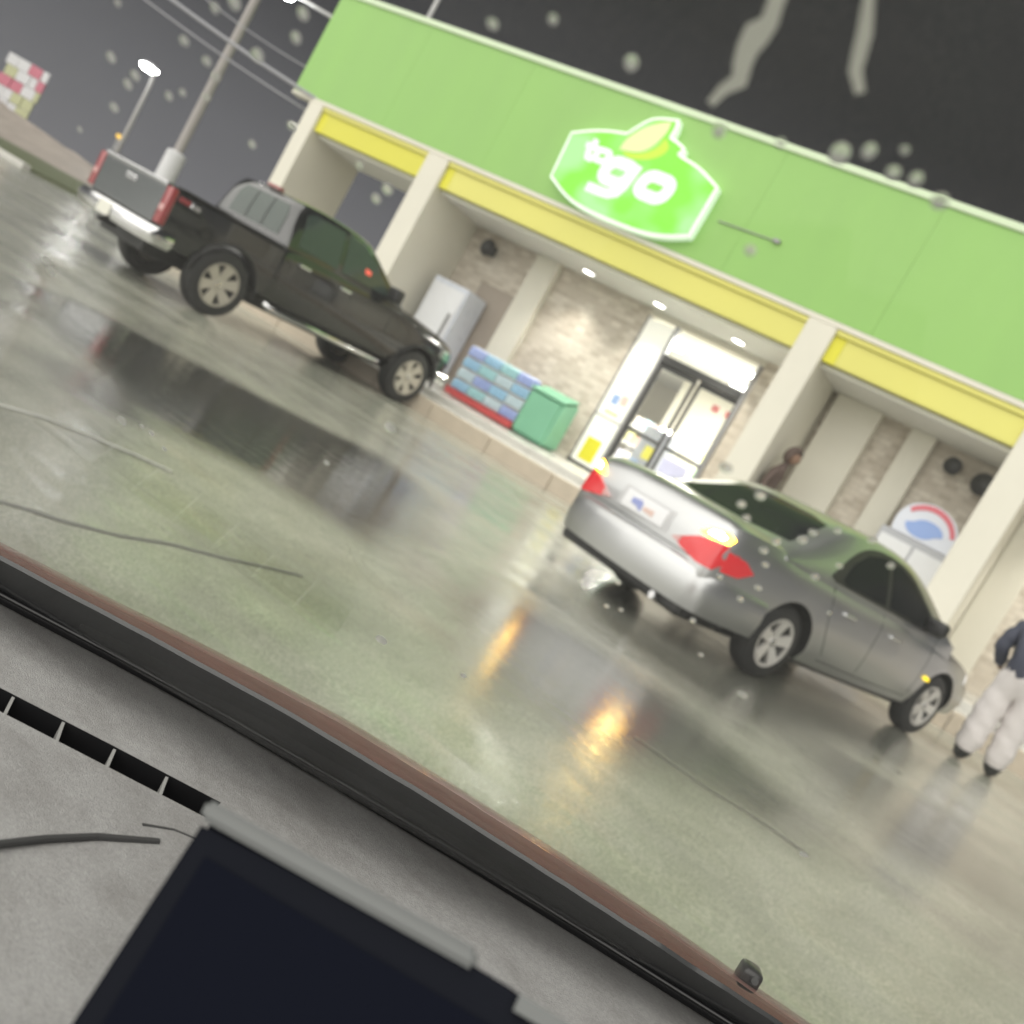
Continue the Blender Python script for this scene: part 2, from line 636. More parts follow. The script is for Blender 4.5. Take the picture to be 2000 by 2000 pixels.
# stone veneer wall
M_brick = bpy.data.materials.new('stone_veneer')
M_brick.use_nodes = True
t = M_brick.node_tree
b = t.nodes['Principled BSDF']
b.inputs['Roughness'].default_value = .75
tcn = t.nodes.new('ShaderNodeTexCoord')
mpn = t.nodes.new('ShaderNodeMapping')
mpn.inputs['Rotation'].default_value = (R(90), 0, 0)
t.links.new(tcn.outputs['Object'], mpn.inputs[0])
br = t.nodes.new('ShaderNodeTexBrick')
br.inputs['Color1'].default_value = (.70, .645, .555, 1)
br.inputs['Color2'].default_value = (.48, .42, .345, 1)
br.inputs['Mortar'].default_value = (.56, .51, .44, 1)
br.inputs['Scale'].default_value = 1
br.inputs['Brick Width'].default_value = .19
br.inputs['Row Height'].default_value = .088
br.inputs['Mortar Size'].default_value = .009
br.offset = .37
br.squash = 1
br.squash_frequency = 3
t.links.new(mpn.outputs[0], br.inputs['Vector'])
no = t.nodes.new('ShaderNodeTexNoise')
no.inputs['Scale'].default_value = 2
t.links.new(tcn.outputs['Object'], no.inputs['Vector'])
mxn = t.nodes.new('ShaderNodeMix')
mxn.data_type = 'RGBA'
mxn.blend_type = 'OVERLAY'
mxn.inputs['Factor'].default_value = .08
t.links.new(br.outputs['Color'], mxn.inputs['A'])
t.links.new(no.outputs['Fac'], mxn.inputs['B'])
t.links.new(mxn.outputs['Result'], b.inputs['Base Color'])
bpn = t.nodes.new('ShaderNodeBump')
bpn.inputs['Strength'].default_value = .6
bpn.inputs['Distance'].default_value = .02
t.links.new(br.outputs['Fac'], bpn.inputs['Height'])
bpn.invert = True
t.links.new(bpn.outputs[0], b.inputs['Normal'])

store = thing('store_building', 'convenience shop with bright green fascia, yellow beams and cream columns', 'building', (0, 0, 0))
FX0, FX1 = -15.87, 6.0
ZT, ZB, ZY = 6.34, 4.35, 3.80
bx('roof', FX0 + .06, FX1 - .06, YF + .12, 26, ZB + .02, ZT - .12, M_soffit, store)
# cladding panels, with open joints
x = FX0
pw = 2.43
while x < FX1 - .05:
    x1 = min(x + pw, FX1)
    bx('cladding_panel', x + .002, x1 - .002, YF, YF + .1, ZB + .012, ZT, M_green, store)
    x = x1
bx('cladding_panel', FX0, FX0 + .055, YF + .105, 20, ZB + .012, ZT, M_green, store)
bx('roof_cap', FX0 - .03, FX1 + .03, YF - .035, YF + .22, ZT + .003, ZT + .11, M_cap, store, .012)
bx('fascia_base', FX0 - .02, FX1, YF - .012, YF + .2, ZB - .075, ZB + .004, M_cream, store, .006)
# columns: narrow in front, deep towards the wall
COLX = [(-15.32, -14.95), (-12.15, -11.66), (-4.60, -4.16), (-1.40, -.96), (2.3, 2.74)]
for a, c in COLX:
    bm = bmesh.new()
    box(bm, a, c, YF - .02, YW - (.0 if c > -12 else .02), .42, ZB - .08, .012)
    o = obj('column', bm, M_cream, store)
    bm = bmesh.new()
    box(bm, a - .025, c + .025, YF - .045, YW - .06, .40, .92, .012)
    obj('column_base', bm, M_brick, o)
# yellow beams, one per bay
bays = [(COLX[i][1], COLX[i + 1][0]) for i in range(4)]
M_yellow_s = mat('yellow_face_strong', (.64, .61, .07), .45, noise=.06, nscale=.7, ndetail=2)
for a, c in bays:
    M_yb = M_yellow_s if a < -14 else M_yellow
    o = bx('beam', a + .19, c - .003, YF + .05, YF + .19, ZY, ZB - .16, M_yb, store, .006)
    bx('beam_end', a + .003, a + .186, YF + .055, YF + .19, ZY + .003, ZB - .16, M_yellow2, o)
    bx('beam_lip', a + .003, c - .003, YF + .012, YF + .19, ZB - .157, ZB - .078, M_yellow, o, .006)
bx('soffit', FX0 + .1, FX1, YF + .2, YW - .003, 3.735, 3.795, M_soffit, store)
# wall in pieces around the entrance
DX0, DX1 = -7.60, -5.36
bx('wall', -11.66, DX0, YW, YW + .25, .5, 3.9, M_brick, store)
bx('wall', DX1, FX1, YW, YW + .25, .5, 3.9, M_brick, store)
bx('wall', DX0, DX1, YW + .01, YW + .24, 3.62, 3.9, M_cream, store)
bx('wall', -11.72, -11.662, YW - .01, 25.9, .3, 4.4, M_cream, store)
bx('wall', -11.6, FX1, 25.6, 25.9, .3, 4.4, M_cream, store)
bx('wall', FX1 - .2, FX1, YW + .26, 25.55, .3, 4.4, M_cream, store)
bx('floor', -11.6, FX1 - .21, YW + .26, 25.55, .5, .81, mat('shop_floor', (.55, .54, .5), .25, noise=.05), store)
for a, c, d in ((-10.07, -9.56, .17), (-4.05, -3.32, .22), (-2.86, -2.48, .17), (-.95, -.5, .15)):
    bx('pilaster', a, c, YW - d, YW - .003, .6, 3.733, M_cream, store, .01)
# service door on the left
o = bx('service_door', -10.95, -10.12, YW - .05, YW - .004, .8, 2.85, mat('tan_door', (.36, .31, .26), .5, noise=.08), store, .01)
bx('door_edge', -10.115, -10.078, YW - .06, YW - .004, 1.5, 2.6, M_dark, o)
# entrance: signboard strip, frame, sliding leaves
M_strip = mat('milk_white_panel', (.78, .78, .70), .3, emit=(1, .98, .88), estr=.28)
bx('sign_strip', -7.575, -7.06, YW + .0, YW + .06, 1.735, 3.57, M_strip, store, .004)
o = bx('sign_strip', -7.575, -7.06, YW + .0, YW + .06, .84, 1.715, M_strip, store, .004)
bx('yellow_poster', -7.47, -7.18, YW - .006, YW - .002, .90, 1.32, mat('poster_yellow', (.72, .66, .03), .5), o)
bx('poster', -7.44, -7.30, YW - .006, YW - .002, 1.98, 2.16, mat('poster_blue', (.30, .42, .68), .5, noise=.3, nscale=30), o)
bx('poster', -7.28, -7.14, YW - .006, YW - .002, 2.02, 2.2, mat('poster_pink', (.78, .55, .48), .5, noise=.2, nscale=30), o)
bx('poster', -7.45, -7.18, YW - .006, YW - .002, 1.80, 1.86, mat('poster_lime', (.55, .62, .35), .5), o)
bx('sill', -7.62, -7.0, YW - .03, YW + .02, .76, .835, M_dark, o)
for a, c, z_0, z_1 in ((-7.60, -7.578, .8, 3.6), (-7.05, -6.99, .8, 3.62), (-5.45, -5.39, .8, 3.62)):
    bx('door_jamb', a, c, YW - .03, YW + .12, z_0, z_1, M_alu, store, .004)
bx('transom_bar', -6.985, -5.455, YW - .045, YW + .12, 2.99, 3.12, M_dark, store, .006)
o = bx('transom_pane', -6.985, -5.455, YW + .03, YW + .045, 3.125, 3.6, M_door, store)
bx('rail', -7.575, -7.06, YW - .01, YW + .08, 1.713, 1.737, M_alu, store)
for a, c, dy in ((-6.985, -6.26, .03), (-6.22, -5.455, .07)):
    leaf = bmesh.new()
    box(leaf, a, a + .055, YW + dy, YW + dy + .04, .82, 2.985, .004)
    box(leaf, c - .055, c, YW + dy, YW + dy + .04, .82, 2.985, .004)
    box(leaf, a + .056, c - .056, YW + dy, YW + dy + .04, .82, .95, .004)
    box(leaf, a + .056, c - .056, YW + dy, YW + dy + .04, 1.72, 1.78, .004)
    box(leaf, a + .056, c - .056, YW + dy, YW + dy + .04, 2.90, 2.985, .004)
    o = obj('door_leaf', leaf, M_dark, store)
    bx('pane', a + .05, c - .05, YW + dy + .015, YW + dy + .025, .9, 2.95, M_door, o)
bx('door_notice', -6.1, -5.62, YW + .055, YW + .062, 1.35, 1.62, mat('notice_lilac', (.55, .56, .75), .5), store)
bx('door_notice', -6.1, -5.62, YW + .055, YW + .062, .95, 1.25, mat('notice_green', (.35, .6, .4), .5), store)
for xx in (-5.98, -5.72):
    bx('hanging_card', xx, xx + .13, YW + .5, YW + .51, 2.68, 2.80, mat('card_red', (.75, .16, .16), .5), store)
# downlights in the soffit, with their light
for xx in (-8.73, -7.26, -5.75, 0.2):  # the rightmost is unseen, added to keep the right bay lit
    bm = bmesh.new()
    lathe(bm, [(.145, 0), (.145, -.014), (.105, -.018), (.10, -.004)], 24)
    o = obj('downlight', bm, M_white, store)
    o.location = (xx, 14.95, 3.733)
    lit = True
    bm = bmesh.new()
    lathe(bm, [(.098, -.010), (.098, -.016), (.06, -.022)], 24)
    obj('diffuser', bm, M_lamp if lit else M_white, o)
    if lit:
        ld = bpy.data.lights.new('downlight_beam', 'SPOT')
        ld.energy = 150
        ld.spot_size = R(105)
        ld.spot_blend = .8
        ld.shadow_soft_size = .09
        ld.color = (1, .95, .86)
        lo = bpy.data.objects.new('downlight_beam', ld)
        COL.objects.link(lo)
        lo.parent = o
        lo.location = (0, 0, -.03)
# round horn speakers and lamps under the soffit
def wall_speaker(x, z, r, label, name='wall_speaker', cat='speaker'):
    e = thing(name, label, cat, (x, YW, z))
    bm = bmesh.new()
    lathe(bm, [(.05, 0), (.05, -.10), (r * .6, -.14), (r, -.24), (r * .96, -.25), (r * .5, -.18), (.02, -.17)], 20, 'Y')
    obj('horn', bm, M_dark, e, smooth=True, sharp=40)
    bx('bracket', -.06, .06, -.05, -.004, -.09, .09, M_dark, e, .01)
    return e
wall_speaker(-11.06, 3.42, .16, 'round dark horn speaker high on the stone wall above the upright white freezer')
wall_speaker(-2.10, 3.46, .13, 'small round dark lamp high on the stone wall beside the narrow pilaster', 'wall_lamp', 'lamp')
wall_speaker(-1.62, 3.40, .17, 'larger round dark lamp on the stone wall half behind a cream column', 'wall_lamp', 'lamp')

# inside the shop
bx('ceiling', -11.5, 5.7, YW + .26, 25.5, 3.66, 3.72, mat('shop_ceiling', (.75, .75, .72), .7), store)
bx('partition', -9.2, -3.6, 22.2, 22.35, .82, 3.65, mat('shop_back', (.72, .70, .62), .6), store)
for k_, (xx, yy) in enumerate(((-6.3, 16.7), (-6.3, 18.6), (-8.2, 17.6), (-4.6, 17.6), (-7.6, 20.2))):
    e = thing('ceiling_tube', 'long white tube lamp on the shop ceiling behind the glass doors', 'lamp', (xx, yy, 3.6), 0, 'tube lamps inside the shop')
    bm = bmesh.new()
    tube(bm, [(-.55, 0, 0), (.55, 0, 0)], .05, 10)
    obj('tube', bm, M_tube, e)
    ld = bpy.data.lights.new('tube_light', 'AREA')
    ld.shape = 'RECTANGLE'
    ld.size, ld.size_y = 1.1, .1
    ld.energy = 115
    ld.color = (1, .96, .88)
    lo = bpy.data.objects.new('tube_light', ld)
    COL.objects.link(lo)
    lo.parent = e
    lo.location = (0, 0, -.06)
    bx('housing', -.62, .62, -.07, .07, .052, .062, M_white, e)
rng = random.Random(4)
shelf_cols = [(.55, .55, .7), (.6, .35, .3), (.6, .6, .3), (.35, .5, .6), (.7, .66, .6), (.4, .55, .4)]
for q, (sx, sy, lab) in enumerate(((-7.7, 18.6, 'shop shelf with packets behind the left door leaf'), (-6.4, 19.4, 'shop shelf with packets in the middle of the shop floor'), (-5.1, 18.4, 'shop shelf with packets behind the right door leaf'))):
    e = thing('shelf_unit', lab, 'shelf', (sx, sy, .812))
    sh = bmesh.new()
    box(sh, -.5, .5, .19, .22, 0, 1.35)
    for lv in range(4):
        box(sh, -.5, .5, -.2, .188, .05 + lv * .36, .08 + lv * .36)
    obj('rack', sh, M_white, e)
    for lv in range(4):
        for c_ in range(5):
            cc = rng.choice(shelf_cols)
            hh = rng.uniform(.16, .27)
            bx('packet', -.46 + c_ * .19, -.46 + c_ * .19 + .16, -.17, .12, .083 + lv * .36, .083 + lv * .36 + hh, mat('packet_%d' % shelf_cols.index(cc), cc, .4), e, .008)
e = thing('white_cooler', 'grey and white drinks cooler just inside the left door leaf', 'cooler', (-6.72, 16.4, .812))
bx('cabinet', -.2, .24, -.2, .3, 0, 1.2, mat('cooler_grey', (.34, .36, .42), .3), e, .02)
bx('yellow_label', -.02, .16, -.205, -.203, .62, .86, mat('poster_yellow', (.72, .66, .03), .5), e)
bx('blue_label', -.18, .0, -.206, -.204, .25, .55, mat('poster_blue', (.30, .42, .68), .5), e)
bm = bmesh.new()
lathe(bm, [(.12, 0), (.14, .03), (.08, .07)], 16)
o = obj('lit_top', bm, M_tube, e)
o.location = (.1, 0, 1.21)

# ------------------------------------------------------------------ the sign
sgn = thing('shop_sign', 'glowing green shield sign with white lettering and a yellow leaf on the fascia', 'sign', (0, YF, 0))
def xz(pts, y):
    return [(a, y, c) for a, c in pts]
outl = spline([(-9.60, 5.43), (-9.57, 5.0), (-9.54, 4.64)], 2)[:-1] + spline([(-9.54, 4.64), (-9.08, 4.44), (-8.55, 4.36), (-7.69, 4.37), (-7.21, 4.45), (-6.80, 4.61)], 5)[:-1] + \
    spline([(-6.80, 4.61), (-6.79, 5.03), (-6.79, 5.45)], 2)[:-1] + spline([(-6.79, 5.45), (-7.21, 5.62), (-7.64, 5.70)], 4)[:-1] + \
    spline([(-7.64, 5.70), (-7.60, 5.80), (-7.76, 5.87), (-7.91, 5.90)], 4)[:-1] + spline([(-7.91, 5.90), (-7.90, 6.04), (-7.94, 6.19)], 3)[:-1] + \
    spline([(-7.94, 6.19), (-8.23, 6.13), (-8.44, 6.02), (-8.66, 5.73)], 5)[:-1] + spline([(-8.66, 5.73), (-8.97, 5.67), (-9.29, 5.57), (-9.60, 5.43)], 4)[:-1]
outl = [tuple(p) for p in outl]
cx = sum(p[0] for p in outl) / len(outl)
cz = sum(p[1] for p in outl) / len(outl)
def inset(pts, d):
    n = len(pts)
    r_ = []
    area = sum(pts[i][0] * pts[(i + 1) % n][1] - pts[(i + 1) % n][0] * pts[i][1] for i in range(n))
    s = 1 if area > 0 else -1
    for i in range(n):
        a, q, c = Vector(pts[i - 1]), Vector(pts[i]), Vector(pts[(i + 1) % n])
        e1, e2 = (q - a).normalized(), (c - q).normalized()
        n1, n2 = Vector((-e1.y, e1.x)), Vector((-e2.y, e2.x))
        nb = (n1 + n2)
        nb = nb.normalized() if nb.length > 1e-6 else n1
        r_.append(tuple(q + nb * (d * s)))
    return r_
bm = bmesh.new()
prism(bm, xz(outl, -.003), (0, -.16, 0))
obj('sign_box', bm, mat('sign_rim', (.78, .86, .78), .4, emit=(.75, 1, .75), estr=.35), sgn)
mg = bpy.data.materials.new('sign_face_green')
mg.use_nodes = True
t = mg.node_tree
t.nodes.clear()
o_ = t.nodes.new('ShaderNodeOutputMaterial')
em = t.nodes.new('ShaderNodeEmission')
nz = t.nodes.new('ShaderNodeTexNoise')
nz.inputs['Scale'].default_value = 1.6
nz.inputs['Detail'].default_value = 1
rmp = t.nodes.new('ShaderNodeValToRGB')
rmp.color_ramp.elements[0].position = .38
rmp.color_ramp.elements[0].color = (.30, .90, .10, 1)
rmp.color_ramp.elements[1].position = .66
rmp.color_ramp.elements[1].color = (.46, .90, .36, 1)
tc_ = t.nodes.new('ShaderNodeTexCoord')
t.links.new(tc_.outputs['Object'], nz.inputs['Vector'])
t.links.new(nz.outputs['Fac'], rmp.inputs[0])
t.links.new(rmp.outputs[0], em.inputs[0])
em.inputs[1].default_value = .98
t.links.new(em.outputs[0], o_.inputs[0])
bm = bmesh.new()
prism(bm, xz(inset(outl, .045), -.166), (0, -.008, 0))
obj('sign_face', bm, mg, sgn)
leaf_a = [tuple(p) for p in spline([(-8.62, 5.44), (-8.58, 5.64), (-8.42, 5.86), (-8.22, 6.02), (-8.03, 6.10)], 4)[:-1] + spline([(-8.03, 6.10), (-8.02, 5.92), (-8.12, 5.66), (-8.30, 5.50), (-8.62, 5.44)], 4)[:-1]]
bm = bmesh.new()
prism(bm, xz(leaf_a, -.178), (0, -.012, 0))
obj('leaf', bm, glow('sign_leaf', (.84, .88, .44), 1.0), sgn)
leaf_b = [tuple(p) for p in spline([(-8.56, 5.42), (-8.28, 5.475), (-8.06, 5.63), (-7.98, 5.84)], 4)[:-1] + spline([(-7.98, 5.84), (-7.85, 5.72), (-7.92, 5.56), (-8.12, 5.43), (-8.4, 5.375), (-8.56, 5.42)], 4)[:-1]]
bm = bmesh.new()
prism(bm, xz(leaf_b, -.177), (0, -.008, 0))
obj('leaf_shade', bm, glow('sign_leaf_shade', (.62, .95, .10), 1.0), sgn)
M_let = glow('sign_letter', (.90, .88, .90), 1.05)
def stroke(bm, pts, wd, closed=False, depth=.02, y=-.1785):
    """letter stroke as a thick outline with mitred corners"""
    n = len(pts)
    la, lb = [], []
    for i in range(n):
        q = Vector(pts[i])
        a = Vector(pts[(i - 1) % n]) if (closed or i > 0) else None
        c = Vector(pts[(i + 1) % n]) if (closed or i < n - 1) else None
        d1 = (q - a).normalized() if a is not None else (c - q).normalized()
        d2 = (c - q).normalized() if c is not None else d1
        n1, n2 = Vector((-d1.y, d1.x)), Vector((-d2.y, d2.x))
        nb = (n1 + n2).normalized()
        k_ = wd / 2 / max(.5, nb.dot(n1))
        la.append(q + nb * k_)
        lb.append(q - nb * k_)
    def ring(yy):
        return [bm.verts.new((p.x, yy, p.y)) for p in la], [bm.verts.new((p.x, yy, p.y)) for p in lb]
    f0, f1 = ring(y), ring(y - depth)
    m_ = n if closed else n - 1
    for i in range(m_):
        j = (i + 1) % n
        bm.faces.new((f1[0][i], f1[0][j], f1[1][j], f1[1][i]))
        bm.faces.new((f0[0][i], f0[1][i], f0[1][j], f0[0][j]))
        bm.faces.new((f0[0][i], f0[0][j], f1[0][j], f1[0][i]))
        bm.faces.new((f0[1][i], f1[1][i], f1[1][j], f0[1][j]))
    if not closed:
        for i in (0, n - 1):
            bm.faces.new((f0[0][i], f1[0][i], f1[1][i], f0[1][i]))
def rrect(x0, x1, z_0, z_1, r, sl, n=5):
    pts = []
    for (cx_, cz_, a0) in ((x1 - r, z_1 - r, 90), (x1 - r, z_0 + r, 0), (x0 + r, z_0 + r, -90), (x0 + r, z_1 - r, -180)):
        for i in range(n):
            a = R(a0 - 90 * i / (n - 1))
            px_, pz_ = cx_ + r * math.cos(a), cz_ + r * math.sin(a)
            pts.append((px_ + (pz_ - 5.07) * sl, pz_))
    return pts
SL = .22
def letter(name, parts):
    bm = bmesh.new()
    for i, (pts, wd, cl) in enumerate(parts):
        stroke(bm, pts, wd, cl, y=-.1785 - .0021 * i)
    return obj(name, bm, M_let, sgn)
def sl(pts):
    return [(a + (c - 5.07) * SL, c) for a, c in pts]
letter('letter_o', [(rrect(-7.96, -7.50, 4.93, 5.25, .13, SL), .19, True)])
letter('letter_g', [(rrect(-8.66, -8.22, 4.93, 5.25, .13, SL), .19, True), (sl([(-8.21, 5.31), (-8.19, 4.93), (-8.22, 4.80), (-8.32, 4.735), (-8.44, 4.72), (-8.74, 4.72)]), .15, False)])
letter('letter_t', [(sl([(-9.15, 5.45), (-9.14, 5.23), (-9.09, 5.145), (-8.98, 5.135)]), .10, False), (sl([(-9.26, 5.325), (-8.98, 5.325)]), .09, False)])
letter('small_letter_o', [(rrect(-8.99, -8.76, 5.16, 5.33, .07, SL), .10, True)])

# conduit on the fascia
e = bmesh.new()
c0, c1 = on_y(1403, 432, YF), on_y(1522, 474, YF)
tube(e, [(c0.x, YF - .012, c0.z), (c1.x, YF - .012, c1.z)], .011, 8)
box(e, c1.x - .09, c1.x + .02, YF - .05, YF - .004, c1.z - .03, c1.z + .03, .006)
obj('conduit', e, M_alu, store)
# pipe standing up behind the fascia
bm = bmesh.new()
tube(bm, [(-14.74, 15, 5.9), (-14.74, 15, 10)], .045, 10)
tag(obj('roof_mast', bm, mat('mast_grey', (.5, .5, .5), .4)), 'thin pale mast standing up from the roof behind the green fascia', 'mast')

# ------------------------------------------------------------------ goods on the walk
fz = thing('ice_freezer', 'tall white freezer cabinet against the stone wall beside the pickup nose', 'freezer', (-10.98, 15.08, walk_z(14.9)))
bx('cabinet', -.42, .42, -.32, .34, .06, 1.78, mat('freezer_white', (.60, .63, .70), .3, noise=.05), fz, .03, 2)
bx('freezer_door', -.38, .38, -.345, -.322, .25, 1.68, M_white, fz, .01)
bx('handle', .27, .31, -.40, -.347, .75, 1.25, M_alu, fz, .01)
bx('base', -.40, .40, -.28, .30, 0, .058, M_dark, fz)

PX0, PX1, PY0, PY1 = -9.92, -8.42, 14.62, 15.22
wz = walk_z(14.9)
pal = thing('red_pallet', 'low red pallet under the stacked water cases', 'pallet', ((PX0 + PX1) / 2, 14.92, wz + .008), 0)
M_red = mat('pallet_red', (.50, .07, .07), .5, noise=.2)
for k_ in range(5):
    bx('deck_board', -.76 + k_ * .312, -.76 + k_ * .312 + .27, -.32, .32, .10, .125, M_red, pal, .004)
for k_ in range(3):
    bx('runner', -.76, .76, -.31 + k_ * .27, -.23 + k_ * .27, 0, .098, M_red, pal, .004)
def water_case(col):
    e = bmesh.new()
    for i in range(4):
        for j in range(3):
            cx_, cy_ = -.135 + i * .09, -.1 + j * .095
            prof = [(.040, .004), (.043, .012), (.043, .075), (.041, .08), (.043, .09), (.042, .135), (.030, .165), (.014, .18)]
            lathe(e, prof, 10, 'Z', (cx_, cy_, 0))
    return e
wm = [mat('water_blue', (.36, .58, .76), .25, noise=.2, nscale=14), mat('water_teal', (.40, .66, .68), .25, noise=.2, nscale=14), mat('water_pale', (.60, .70, .74), .25, noise=.2, nscale=14), mat('water_violet', (.38, .45, .76), .25, noise=.2, nscale=14)]
M_capb = mat('cap_white', (.75, .78, .78), .4)
M_film = clear_glass('shrink_film', (.93, .96, .97), .04, film=.16)
case_protos = {}
names4 = ['sky blue', 'teal', 'pale clear', 'violet blue']
rows_lab = ['at the bottom of', 'second up in', 'third up in', 'on top of']
cols_lab = ['the stack nearest the freezer', 'the stack second from the freezer', 'the stack second from the green bin', 'the stack touching the green bin']
for ci in range(4):
    for ri in range(4):
        mi = (ci * 1 + ri * 2 + (1 if ri == 3 else 0)) % 4 if ci < 3 else (3 if ri in (0, 3) else (ri + 1) % 3)
        e = thing('water_case', '%s water case %s %s' % (names4[mi], rows_lab[ri], cols_lab[ci]), 'water case', (PX0 + .19 + ci * .374, 14.80, wz + .135 + ri * .212), 0, 'cases of bottled water on the red pallet')
        if mi not in case_protos:
            o = obj('bottles', water_case(mi), wm[mi], e, smooth=True, sharp=50)
            cb = bmesh.new()
            for i in range(4):
                for j in range(3):
                    lathe(cb, [(.016, .178), (.016, .198), (.012, .202)], 8, 'Z', (-.135 + i * .09, -.1 + j * .095, 0))
            o2 = obj('caps', cb, M_capb, e)
            o3 = bx('shrink_film', -.182, .182, -.148, .140, .002, .15, M_film, e, .02, 2)
            o['kind'] = o2['kind'] = 'stuff'
            case_protos[mi] = (o, o2, o3)
        else:
            for src in case_protos[mi]:
                c = src.copy()
                COL.objects.link(c)
                c.parent = e
gb = thing('green_bin', 'plain green plastic storage bin with slanted lid beside the water cases', 'bin', (-8.06, 14.92, wz + .012))
M_bin = mat('bin_green', (.18, .43, .28), .45, noise=.08, nscale=3)
bm = bmesh.new()
prism(bm, [(-.345, -.30, 0), (-.345, .30, 0), (-.345, .30, .90), (-.345, .18, .93), (-.345, -.30, .80)], (.69, 0, 0))
bmesh.ops.bevel(bm, geom=bm.edges[:], offset=.05, segments=3, affect='EDGES')
obj('bin_body', bm, M_bin, gb, smooth=True, sharp=50)
bm = bmesh.new()
prism(bm, [(-.355, -.315, .79), (-.355, .185, .925), (-.355, .185, .955), (-.355, -.315, .82)], (.71, 0, 0))
bmesh.ops.bevel(bm, geom=bm.edges[:], offset=.008, segments=1, affect='EDGES')
obj('lid', bm, M_bin, gb)
# ice merchandiser on the right
im = thing('ice_merchandiser', 'grey ice chest with a white, red and blue header board beside a cream column', 'ice chest', (-1.95, 15.1, walk_z(14.85)))
bx('cabinet', -.48, .55, -.34, .36, .05, 1.50, mat('chest_grey', (.42, .43, .46), .35, noise=.05), im, .03, 2)
bx('chest_door', -.44, .03, -.362, -.342, .25, 1.40, M_white, im, .01)
bx('chest_door', .06, .51, -.362, -.342, .25, 1.40, M_white, im, .01)
bx('base', -.46, .53, -.30, .32, 0, .048, M_dark, im)
hb = [tuple(p) for p in spline([(-.36, 1.505), (-.37, 1.75), (-.25, 1.95), (.02, 2.05), (.3, 1.98), (.46, 1.8), (.47, 1.505)], 4)]
bm = bmesh.new()
prism(bm, [(a, -.33, c) for a, c in hb], (0, .05, 0))
o = obj('header_board', bm, mat('header_white', (.70, .73, .82), .4), im)
bm = bmesh.new()
arc_o = [(.05 + .42 * math.cos(R(a)), 1.60 + .43 * math.sin(R(a))) for a in range(20, 141, 12)]
arc_i = [(.05 + .36 * math.cos(R(a)), 1.60 + .35 * math.sin(R(a))) for a in range(140, 19, -12)]
prism(bm, [(a, -.335, c) for a, c in arc_o + arc_i], (0, -.004, 0))
obj('red_arch', bm, mat('arch_red', (.66, .16, .20), .4), o)
bm = bmesh.new()
prism(bm, [(.02 + .22 * math.cos(R(a)) + (.06 if a < 180 else -.03), -.334, 1.68 + .14 * math.sin(R(a))) for a in range(0, 360, 20)], (0, -.004, 0))
obj('blue_patch', bm, mat('patch_blue', (.28, .40, .74), .4), o)
# ------------------------------------------------------------------ vehicles
M_tyre = mat('tyre_rubber', (.022, .022, .023), .55, noise=.2, nscale=20)
M_black = mat('black_plastic', (.018, .018, .019), .45)
M_chrome = mat('chrome', (.72, .72, .73), .12, metal=1)
M_rimS = mat('alloy_silver', (.66, .64, .60), .3, metal=.25)
M_rimT = mat('alloy_bronze', (.52, .485, .42), .35, metal=.3)
M_tint = mat('tinted_glass', (.012, .014, .015), .08, spec=.06, ior=1.2)
M_redl = mat('red_lens', (.55, .025, .03), .15, coat=.6, emit=(1, .05, .06), estr=.16)
M_redt = mat('red_lens_unlit', (.30, .045, .05), .2, coat=.5)
M_redw = mat('pink_lens', (.62, .35, .34), .2, coat=.5)
M_amber = glow('amber_lit', (1, .50, .02), 20)
M_amber_core = glow('amber_core', (1, .80, .32), 45)
M_amber2 = glow('amber_marker', (1, .70, .03), 1.6)
M_seam = mat('panel_gap', (.05, .05, .05), .6)

def make_wheel(name, rad, wid, rimr, spokes, rim_mat, parent, loc, side):
    bm = bmesh.new()
    h = wid / 2
    lathe(bm, [(rimr, -h * .8), (rimr + .01, -h), (rad - .05, -h), (rad - .012, -h * .82), (rad, -h * .55), (rad, h * .55), (rad - .012, h * .82), (rad - .05, h), (rimr + .01, h), (rimr, h * .8)], 40, 'Y', cap=(False, False))
    o = obj('wheel', bm, M_tyre, parent, smooth=True, sharp=35)
    bm = bmesh.new()
    s = -side                      # outer face direction along y
    lathe(bm, [(rimr + .004, h * .9 * side * -1), (rimr - .015, h * .98 * s), (rimr - .03, h * .7 * s), (rimr - .035, -h * .3 * s), (rimr - .04, -h * .5 * s), (.04, -h * .5 * s)], 32, 'Y', cap=(False, True))
    obj('rim_barrel', bm, mat('rim_dark', (.10, .098, .095), .4, metal=.5), o, smooth=True, sharp=30)
    bm = bmesh.new()
    for k in range(spokes):
        a = 2 * math.pi * k / spokes + .3
        ca, sa = math.cos(a), math.sin(a)
        def P(r_, t_, y_):
            return (r_ * ca - t_ * sa, y_ * s, r_ * sa + t_ * ca)
        w0, w1 = (rimr * .16, rimr * .24) if spokes == 5 else (rimr * .16, rimr * .27)
        prism(bm, [P(.045, -w0, h * .50), P(rimr - .02, -w1, h * .72), P(rimr - .02, w1, h * .72), P(.045, w0, h * .50)], (0, .03 * s, 0))
    lathe(bm, [(rimr * .30, h * .45 * s), (rimr * .30, h * .72 * s), (rimr * .22, h * .80 * s), (.02, h * .82 * s)], 20, 'Y')
    lathe(bm, [(rimr + .006, h * .72 * s), (rimr + .006, h * .99 * s), (rimr - .022, h * .95 * s), (rimr - .022, h * .72 * s), (rimr + .006, h * .72 * s)], 32, 'Y', cap=(False, False))
    obj('rim', bm, rim_mat, o, smooth=True, sharp=30)
    bm = bmesh.new()
    lathe(bm, [(.032, h * .81 * s), (.032, h * .9 * s), (.02, h * .93 * s)], 14, 'Y')
    obj('hub_cap', bm, M_chrome, o)
    o.location = loc
    return o
